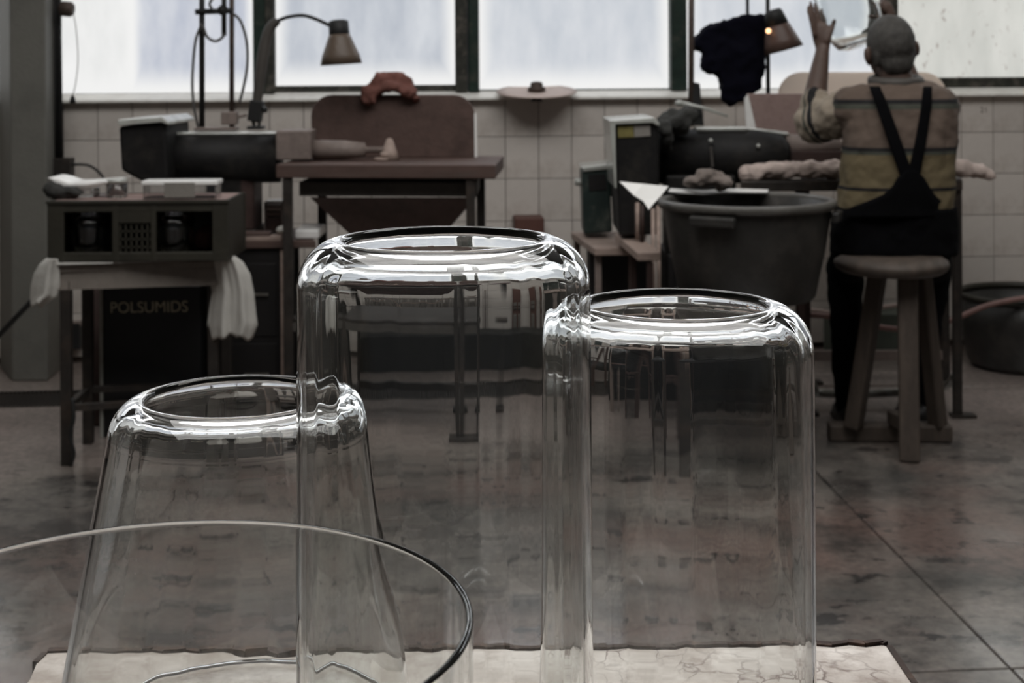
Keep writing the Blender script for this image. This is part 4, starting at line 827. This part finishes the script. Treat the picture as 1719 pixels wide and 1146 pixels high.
m = MB(); m.face_prism([P(1166, 138, 5.74), P(1175, 140, 5.74), P(1178, 175, 5.74), P(1182, 211, 5.74), P(1160, 211, 5.74), P(1158, 175, 5.74)], (0, .04, 0)); obj('clamp', m, MT['rubber'], th_, bevel=.004)
m = MB(); m.tube([P(1140, 173, 5.7), P(1180, 181, 5.7), P(1222, 195, 5.7)], [.012, .007, .005], 8); m.ball(P(1141, 173, 5.7), (.02, .014, .013), 10); obj('brush', m, MT['palesteel'], th_)

# lamp and navy cloth by the window
D2 = 5.95
l2 = thing('pole_lamp', 'lamp with a tilted brown shade and glowing bulb on a thin pole', 'lamp', P(1290, 285, D2))
m = MB(); m.tube([P(1290, 262, D2 + .045), P(1288, -120, D2 + .045)], .009, 8); obj('pole', m, MT['rubber'], l2)
apx = P(1297, 16, D2); axis = P(1316, 84, D2) - apx; Lh = axis.length; axis.normalize()
m = MB(); m.lathe([(.001, 0), (.03, 0), (.038, .012), (.05, Lh * .38), (.001, Lh * .36)], apx, 28, axis=axis); obj('socket', m, MT['rubber'], l2)
m = MB(); m.lathe([(.046, Lh * .34), (.054, Lh * .45), (.070, Lh * .75), (.083, Lh), (.080, Lh), (.066, Lh * .75), (.050, Lh * .45), (.042, Lh * .34)], apx, 36, axis=axis, closed=True); obj('lamp_shade', m, MT['lampbrown'], l2)
m = MB(); m.ball(P(1290, 52, D2 - .06), .011, 10); obj('bulb', m, MT['bulb'], l2)
m = MB(); m.tube([P(1255, 40, 6.1), P(1254, -120, 6.1)], .007, 8); hk = obj('hook_rod', m, MT['rubber']); tag(hk, 'thin dark rod coming down to the navy cloth', 'rod')
def soft(name, outline, D, depth, mat, label, cat, vox=.012, sm=6, crumple=(.06, .03)):
    m_ = MB(); m_.face_prism([P(a, b, D) for a, b in outline], (0, depth, 0))
    return tag(obj(name, m_, mat, remesh=vox, smooth=sm, rough=crumple), label, cat)
soft('work_jacket', [(1163, 72), (1182, 47), (1224, 33), (1260, 26), (1286, 26), (1288, 92), (1280, 148), (1252, 168), (1230, 178), (1216, 166), (1209, 124), (1180, 118), (1182, 88), (1168, 80)], 6.06, .1, MT['navy'], 'dark navy cloth jacket hanging beside the brown lamp shade', 'jacket', crumple=(.05, .045))

# ------------------------------------------------------------------ the man's bench, pads, splash boards
mbn = thing('grinding_bench', 'dark steel bench in front of the seated man with a bent foot rail', 'workbench', (X(1450, 5.75), 5.75, 0))
zt4 = Z(1450, 301, 5.5)
m = MB(); m.prism([(X(a, d), d) for a, d in [(1243, 5.45), (1616, 5.44), (1600, 6.1), (1345, 6.1), (1345, 5.55), (1243, 5.55)]], zt4 - .04, zt4); obj('bench_top', m, MT['darksteel'], mbn, bevel=.004)
for a, d in ((1605, 5.47), (1342, 5.52), (1585, 6.06), (1352, 6.06)):
    m = MB(); m.box((X(a, d), d, (zt4 - .04) / 2), (.032, .032, zt4 - .04)); obj('leg', m, MT['darksteel'] if a > 1400 else MT['brownpaint'], mbn, bevel=.002)
    m = MB(); m.box((X(a, d) + .02, d, .006), (.09, .06, .012)); obj('foot_plate', m, MT['darksteel'], mbn)
m = MB(); m.bar((X(1352, 6.06), 6.06, .12), (X(1585, 6.06), 6.06, .12), .03, .04); obj('rear_rail', m, MT['sleeve'], mbn)
m = MB(); m.tube(smooth_path([Vector((X(1345, 5.52), 5.52, .2)), P(1366, 650, 5.58), P(1380, 660, 5.62), P(1480, 660, 5.62), P(1580, 650, 5.62), Vector((X(1602, 5.47), 5.47, .16))], 5), .017, 10); obj('foot_rail', m, MT['steel'], mbn)
def pad(pts, rad, label, D):
    m_ = MB(); m_.capsule(smooth_path([P(a, b, D) for a, b in pts], 4), rad, 16, flat=.9)
    return tag(obj('elbow_pad', m_, MT['ragpink'], remesh=.008, smooth=2, rough=(.04, .03)), label, 'pad', )
pad([(1252, 292), (1290, 286), (1340, 285), (1410, 285)], [.03, .034, .036, .036, .036, .036, .037, .037, .037, .037, .037, .037, .036], 'rolled pale pink cloth pad on the bench left of the man', 5.5)
pad([(1600, 285), (1625, 284), (1650, 289), (1668, 297)], [.036, .037, .037, .037, .036, .035, .033, .031, .028, .025, .022, .019, .015], 'rolled pale pink cloth pad on the bench right of the man', 5.5)
m = MB(); y_ = HY - 3 + (H - zt4) * F / 5.95; m.face_prism([P(1254, 157, 5.95), P(1402, 157, 5.95), P(1412, y_, 5.95), P(1284, y_, 5.95)], (0, .015, 0))
pb = tag(obj('splash_board', m, MT['pinkboard'], bevel=.003), 'speckled dusty pink splash board behind the raised arm of the man', 'board')
m = MB(); m.face_prism([P(1250, 166, 5.945), P(1256, 158, 5.945), P(1285, y_ - 1, 5.945), P(1258, y_ - 1, 5.945)], (0, .02, 0)); obj('edge_trim', m, MT['whitesheet'], pb)
y_ = HY - 3 + (H - zt4) * F / 6.08
m = MB(); m.face_prism(rounded(1306, 121, 1590, y_, 40, 6.08), (0, .012, 0)); tag(obj('splash_board', m, MT['beige'], bevel=.003), 'pale beige rounded splash board behind the head of the man', 'board')
m = MB(); c_ = W2(WL(1440, 560)[0], -.14, .1); m.box(c_, (.36, .2, .2), rz=TH)
gb = tag(obj('storage_box', m, MT['greenbox'], bevel=.006), 'grey green box on the floor by the wall under the bench of the man', 'box')
for pts, mt, lb, r_ in (([(1340, 528), (1400, 532), (1470, 548), (1530, 552), (1590, 540), (1660, 512), (1740, 497)], 'hosepink', 'pinkish hose crossing low behind the stool to the round basket', .012),
                        ([(1345, 518), (1400, 524), (1450, 520), (1510, 512), (1560, 520)], 'disc', 'pale pipe along the wall behind the stool', .010)):
    m = MB(); m.tube(smooth_path([P(a, b, 6.1 if mt == 'hosepink' else 6.5) for a, b in pts], 6), r_, 8); tag(obj('hose', m, MT[mt]), lb, 'hose')
# round basket at the right
Dq = 6.4; bk = thing('round_basket', 'dark round basket standing on the floor at the right edge by the tiles', 'basket', (X(1722, Dq), Dq, 0))
rb_ = 112 / F * Dq; hb_ = Z(1722, 489, Dq)
m = MB(); m.lathe([(.001, 0), (rb_ * .78, 0), (rb_ * .86, .03), (rb_ * .97, hb_ * .6), (rb_ * .98, hb_ - .02), (rb_ * .95, hb_ - .02), (rb_ * .93, hb_ * .6), (rb_ * .8, .04), (.001, .03)], (X(1722, Dq), Dq, .001), 48); obj('body', m, MT['tub'], bk)
m = MB(); m.lathe([(rb_ * .94, hb_ - .03), (rb_, hb_ - .025), (rb_ * 1.01, hb_ - .008), (rb_ * .98, hb_), (rb_ * .94, hb_ - .008)], (X(1722, Dq), Dq, .001), 48, closed=True); obj('rim', m, MT['crate'], bk)

# ------------------------------------------------------------------ stool
st = thing('stool', 'tall rough wooden stool with a thick round seat under the man', 'stool', (X(1500, 5.0), 5.0, 0))
c_ = P(1498, 441, 5.0); rS = 95 / F * 5.0
m = MB(); m.lathe([(.001, -.032), (rS * .86, -.032), (rS * .96, -.02), (rS, -.004), (rS * .98, .008), (rS * .86, .026), (rS * .5, .03), (.001, .028)], c_, 40, wob=lambda i, r_, z, a: (r_ * (1 + .02 * math.sin(3 * a) + .012 * math.sin(7 * a)), z)); obj('seat', m, MT['wood'], st)
zu = c_.z - .02
for (a, b, d), (a2, d2), w in (((1522, 455, 4.93), (1524, 4.86), .068), ((1474, 455, 5.04), (1430, 5.1), .062), ((1546, 455, 5.06), (1572, 5.11), .056)):
    z2 = 0 if d2 < 5 else .055
    m = MB(); m.bar(Vector((X(a, d), d, zu)), Vector((X(a2, d2), d2, z2)), w, w * .9); obj('leg', m, MT['wood'], st, bevel=.008)
m = MB(); p, q = P(1390, 727, 5.15), P(1596, 716, 5.12); p.z = .031; q.z = .033; m.bar(p, q, .075, .06); obj('foot_beam', m, MT['wood'], st, bevel=.008)
m = MB(); m.bar(P(1524, 712, 4.9), P(1500, 700, 5.1), .05, .05); obj('stretcher', m, MT['wood'], st, bevel=.006)

# ------------------------------------------------------------------ the man
man = thing('person', 'man seen from behind on a wooden stool, striped shirt, black overalls, arm raised holding glass', 'person', (X(1500, 5.05), 5.1, 0))
RG = [  # py, left px, right px, depth centre, half depth   (torso cross sections)
    (442, 1402, 1598, 5.10, .135), (415, 1398, 1602, 5.10, .145), (380, 1402, 1601, 5.10, .14), (345, 1410, 1598, 5.09, .13), (300, 1414, 1600, 5.08, .125),
    (250, 1417, 1602, 5.08, .125), (205, 1420, 1604, 5.09, .12), (172, 1428, 1602, 5.10, .11), (154, 1440, 1594, 5.11, .095), (143, 1456, 1580, 5.12, .08), (136, 1470, 1560, 5.13, .062)]
def ring_at(py):
    for (a, b) in zip(RG, RG[1:]):
        if a[0] >= py >= b[0]:
            t_ = (a[0] - py) / (a[0] - b[0]); return [a[i] + (b[i] - a[i]) * t_ for i in range(5)]
    return list(RG[0] if py > RG[0][0] else RG[-1])
def torso(mb_, y0, y1, grow=0.0, n=28, steps=16):
    vv, fs = [], []
    for j in range(steps + 1):
        py = y0 + (y1 - y0) * j / steps; _, xl_, xr_, dc, hd = ring_at(py); cx = (xl_ + xr_) / 2
        hw = (xr_ - xl_) / 2 / F * (dc - .03) + grow; c0 = P(cx, py, dc)
        for k in range(n):
            a = 2 * math.pi * k / n; ca, sa_ = math.cos(a), math.sin(a)
            e = .82
            vv.append(c0 + Vector((hw * math.copysign(abs(ca) ** e, ca), (hd + grow) * math.copysign(abs(sa_) ** e, sa_), 0)))
    for j in range(steps):
        for k in range(n): fs.append((j * n + k, j * n + (k + 1) % n, (j + 1) * n + (k + 1) % n, (j + 1) * n + k))
    fs += [list(range(n))[::-1], [steps * n + k for k in range(n)]]
    mb_.add(vv, fs, True)
def back_pt(px, py, out=.012):
    _, xl_, xr_, dc, hd = ring_at(py); cx = (xl_ + xr_) / 2; u = max(-.98, min(.98, (px - cx) / ((xr_ - xl_) / 2)))
    d = dc - (hd) * (1 - abs(u) ** 2.44) ** .41 - out
    return P(px, py, d)
SHL, ELB, WRI = P(1436, 178, 5.11), P(1368, 203, 5.27), P(1381, 84, 5.32)
SHR, ELR, WRR = P(1585, 180, 5.12), P(1556, 212, 5.38), P(1494, 44, 5.44)
HC = P(1494, 80, 5.14)                      # head centre
def rot_head(v):                            # head tilted slightly to the left, chin up and turned to the left
    v = Vector(v); v = Matrix.Rotation(.22, 3, 'Z') @ Matrix.Rotation(.10, 3, 'X') @ Matrix.Rotation(-.13, 3, 'Y') @ v
    return HC + v
body = MB()
torso(body, 424, 150, -.012)
def ell(mb_, c, r, n=20):
    t_ = MB(); t_.ball((0, 0, 0), r, n); mb_.add([rot_head(Vector(c) + v) for v in t_.v], t_.f, True)
ell(body, (0, .004, .012), (.078, .097, .10)); ell(body, (0, .035, -.048), (.06, .066, .075)); ell(body, (0, .098, -.02), (.014, .022, .022)); ell(body, (0, .085, -.088), (.03, .02, .018))
ell(body, (0, .088, .018), (.05, .016, .012)); ell(body, (0, .094, -.058), (.024, .012, .006))
for sx in (-1, 1):
    ell(body, (sx * .086, .0, -.02), (.012, .022, .036), 14); ell(body, (sx * .098, -.012, -.014), (.009, .02, .03), 12)
body.capsule([P(1508, 150, 5.13), P(1504, 130, 5.13), P(1499, 108, 5.14)], [.062, .058, .06], 18)
body.capsule([SHL, ELB], [.058, .047], 16); body.capsule([ELB, P(1369, 160, 5.29), P(1376, 115, 5.31), WRI], [.043, .043, .034, .026], 16)
body.capsule([SHR, ELR], [.058, .047], 16); body.capsule([ELR, ELR.lerp(WRR, .35), WRR], [.044, .042, .026], 16)
# left hand: palm, four fingers round the glass, thumb
body.capsule([P(1381, 80, 5.32), P(1380, 64, 5.325), P(1377, 50, 5.33)], [.028, .036, .034], 16, flat=.55, up=(.3, .9, 0))
for i, (bx_, by_, mx_, my_, tx, ty, dd) in enumerate([(1388, 48, 1383, 30, 1379, 16, .034), (1380, 46, 1373, 24, 1368, 6, .018), (1373, 47, 1366, 24, 1361, 4, .0), (1367, 52, 1361, 30, 1357, 12, -.016)]):
    body.capsule([P(bx_, by_ + 6, 5.325 + dd), P(mx_, my_, 5.33 + dd), P((mx_ + tx) / 2 - 1, (my_ + ty) / 2, 5.335 + dd), P(tx, ty, 5.35 + dd)], [.0095, .009, .0082, .007], 10)
body.capsule([P(1388, 68, 5.31), P(1394, 54, 5.31), P(1398, 44, 5.315), P(1401, 35, 5.33)], [.014, .0115, .010, .0085], 10)
# right hand, mostly hidden behind the head
body.capsule([WRR, P(1489, 28, 5.44), P(1484, 14, 5.44)], [.026, .035, .033], 16, flat=.55, up=(.3, .9, 0))
for i, dd in enumerate((-.024, -.008, .008, .024)):
    body.capsule([P(1484 + i * 2, 18, 5.44 + dd), P(1474 + i * 2, 6, 5.43 + dd), P(1464 + i * 2, 4 + i, 5.42 + dd)], [.0095, .009, .0075], 10)
body.capsule([P(1484, 32, 5.43), P(1470, 30, 5.42), P(1460, 28, 5.42)], [.013, .011, .008], 10)
# legs under the trousers
HPL, KNL, ANL = P(1445, 396, 5.12), P(1418, 452, 5.45), P(1424, 692, 5.36)
HPR, KNR, ANR = P(1552, 396, 5.12), P(1566, 452, 5.45), P(1536, 690, 5.38)
for a, b, c in ((HPL, KNL, ANL), (HPR, KNR, ANR)):
    body.capsule([a, a.lerp(b, .5), b], [.07, .066, .052], 14); body.capsule([b, b.lerp(c, .4), c], [.05, .048, .034], 14)
obj('body', body, MT['skin'], man, remesh=.0055, smooth=3)
for sx in (-1, 1):
    m = MB(); c_ = rot_head((sx * .032, .087, .0)); m.ball(c_, .012, 12); obj('eye', m, MT['whitesheet'], man)
# hair
hair = MB(); ell(hair, (0, -.010, .022), (.083, .097, .099), 28); ell(hair, (0, -.052, -.045), (.062, .045, .055), 24)
for sx in (-1, 1): ell(hair, (sx * .07, -.018, -.018), (.014, .036, .045), 16)
obj('hair', hair, MT['hair'], man, remesh=.006, smooth=3, rough=(.03, .006))
# shirt with stripes
def shirt_mat(name, zs_, zsplit, c_hi, c_lo, axis=None, origin=None):
    m_ = M(name, c_hi, .9, var=.12, scale=10, bump=.35, bscale=26); nt = m_.node_tree; N = nt.nodes; L = nt.links; b_ = N['Principled BSDF']
    old = b_.inputs['Base Color'].links[0].from_socket
    geo = N.new('ShaderNodeTexCoord')
    dot = N.new('ShaderNodeVectorMath'); dot.operation = 'DOT_PRODUCT'; L.new(geo.outputs['Object'], dot.inputs[0]); dot.inputs[1].default_value = axis
    val = dot.outputs['Value']
    def step(a, w):
        s1 = N.new('ShaderNodeMath'); s1.operation = 'COMPARE'; L.new(val, s1.inputs[0]); s1.inputs[1].default_value = a; s1.inputs[2].default_value = w; return s1.outputs[0]
    gt = N.new('ShaderNodeMath'); gt.operation = 'LESS_THAN'; L.new(val, gt.inputs[0]); gt.inputs[1].default_value = zsplit
    mx_ = N.new('ShaderNodeMixRGB'); mx_.blend_type = 'MIX'; L.new(gt.outputs[0], mx_.inputs[0]); L.new(old, mx_.inputs[1]); mx_.inputs[2].default_value = lin(c_lo) + (1,)
    cur = mx_.outputs[0]
    for a, w, col in zs_:
        mm = N.new('ShaderNodeMixRGB'); L.new(step(a, w), mm.inputs[0]); L.new(cur, mm.inputs[1]); mm.inputs[2].default_value = lin(col) + (1,); cur = mm.outputs[0]
    L.new(cur, b_.inputs['Base Color']); return m_
zz = lambda py: Z(1500, py, 4.98)
DK = (24, 23, 24); GR = (66, 68, 60)
smat = shirt_mat('striped_shirt', [(zz(178), .012, GR), (zz(171), .008, DK), (zz(256), .008, GR), (zz(251), .007, DK), (zz(318), .006, DK)], zz(254), (92, 79, 70), (102, 91, 68), (0, 0, 1))
sh = MB(); torso(sh, 352, 136, .006, 32, 22); sh.capsule([SHR + Vector((-.02, 0, 0)), ELR.lerp(SHR, .3)], [.075, .07], 16)
sh.capsule([SHL + Vector((.04, 0, .0)), SHL + Vector((-.01, 0, -.005))], [.078, .078], 16)
obj('shirt', sh, smat, man, remesh=.008, smooth=4, rough=(.07, .022))
ar = (ELB - SHL).normalized(); rl = ROOT[man.name]; da = lambda f: ar.dot(SHL.lerp(ELB, f) - rl)
slm = shirt_mat('striped_sleeve', [(da(.12), .010, DK), (da(.78), .012, DK), (da(.92), .006, GR)], -99, (140, 129, 115), (140, 129, 115), tuple(ar))
sv = MB(); sv.capsule([SHL + ar * .03, SHL.lerp(ELB, .5) + Vector((0, 0, -.012)), ELB + Vector((.002, 0, -.006))], [.076, .084, .080], 18)
sv.capsule([ELB + Vector((0, 0, -.004)), ELB + Vector((.002, .004, .07))], [.064, .056], 16)
obj('sleeve', sv, slm, man, remesh=.008, smooth=3, rough=(.05, .025))
m = MB(); cpts = [P(1504, 137, 5.13) + Vector((.085 * math.cos(a), .072 * math.sin(a), .008 * math.sin(a))) for a in [2 * math.pi * i / 24 for i in range(25)]]; m.tube(cpts, .017, 10, flat=1.3); obj('collar', m, MT['benchgrey'], man)
# overalls: trousers, back panel and crossed straps
tr = MB(); torso(tr, 427, 345, .012, 32, 8)
for a, b, c in ((HPL, KNL, ANL), (HPR, KNR, ANR)):
    tr.capsule([a, a.lerp(b, .5), b], [.076, .08, .072], 16); tr.capsule([b, b.lerp(c, .35), c + Vector((0, 0, .02))], [.07, .062, .05], 16)
tr = obj('overalls', tr, MT['overalls'], man, remesh=.009, smooth=4, rough=(.08, .02))
def strip(pts, w, out=.016, th=.008):
    """ribbon following the back: pts (px,py,halfwidth px)"""
    m_ = MB(); vv, fs = [], []; q = []
    for (a, b) in zip(pts, pts[1:]):
        for j in range(6): f = j / 6; q.append([a[i] + (b[i] - a[i]) * f for i in range(3)])
    q.append(list(pts[-1])); cols = 7
    for px, py, hw in q:
        for k in range(cols): vv.append(back_pt(px + hw * (2 * k / (cols - 1) - 1), py, out))
    for j in range(len(q) - 1):
        for k in range(cols - 1): fs.append((j * cols + k, j * cols + k + 1, (j + 1) * cols + k + 1, (j + 1) * cols + k))
    m_.add(vv, fs, True); return m_
obj('back_panel', strip([(1529, 286, 8), (1529, 298, 22), (1529, 312, 30), (1526, 326, 42), (1518, 338, 62), (1509, 350, 86), (1505, 364, 91)], 0, .026), MT['overalls'], man, solid=.008)
for pts in ([(1468, 146, 9), (1478, 170, 10), (1500, 232, 11), (1524, 300, 11)], [(1557, 146, 7), (1555, 180, 8), (1545, 240, 9), (1533, 300, 10)]):
    obj('strap', strip(pts, 0, .02), MT['overalls'], man, solid=.008)
for a, b in ((ANL, Vector((0, .16, 0))), (ANR, Vector((.0, .16, 0)))):
    m = MB(); base_ = Vector((a.x, a.y, .045)); m.capsule([base_ + Vector((0, -.06, 0)), base_ + Vector((0, .03, -.005)), base_ + Vector((0, .14, -.015))], [.04, .042, .03], 14); m.box((a.x, a.y + .04, .008), (.075, .24, .016)); obj('shoe', m, MT['shoe'], man, remesh=.007, smooth=2)

# glass vessel in the man's hands
ga = P(1446, 78, 5.36); gd = (P(1400, -60, 5.40) - ga).normalized()
m = MB(); m.lathe([(.001, .004), (.05, .0), (.085, .012), (.105, .05), (.112, .12), (.112, .24), (.116, .30), (.113, .30), (.108, .24), (.108, .12), (.1, .055), (.08, .022), (.05, .014), (.001, .014)], ga, 56, axis=gd, closed=True)
tag(obj('glass_vase', m, MT['glassthin']), 'clear glass vase held up to the window by the man', 'glass vase')

# ------------------------------------------------------------------ groups of repeats
for key, g in (('glass_vessel', 'clear blown glass vessels on the stained board'), ('elbow_pad', 'rolled elbow pads on the grinding bench'), ('grinding_machine', 'black grinding machines'),
               ('glass_dish', 'glass dishes in the olive crate'), ('board', 'boards on the low cabinet'), ('splash_board', 'splash boards behind the machines'), ('rag', 'rags lying about the workshop')):
    for o in list(C.objects):
        if o.parent is None and o.name.split('.')[0] == key: o['group'] = g
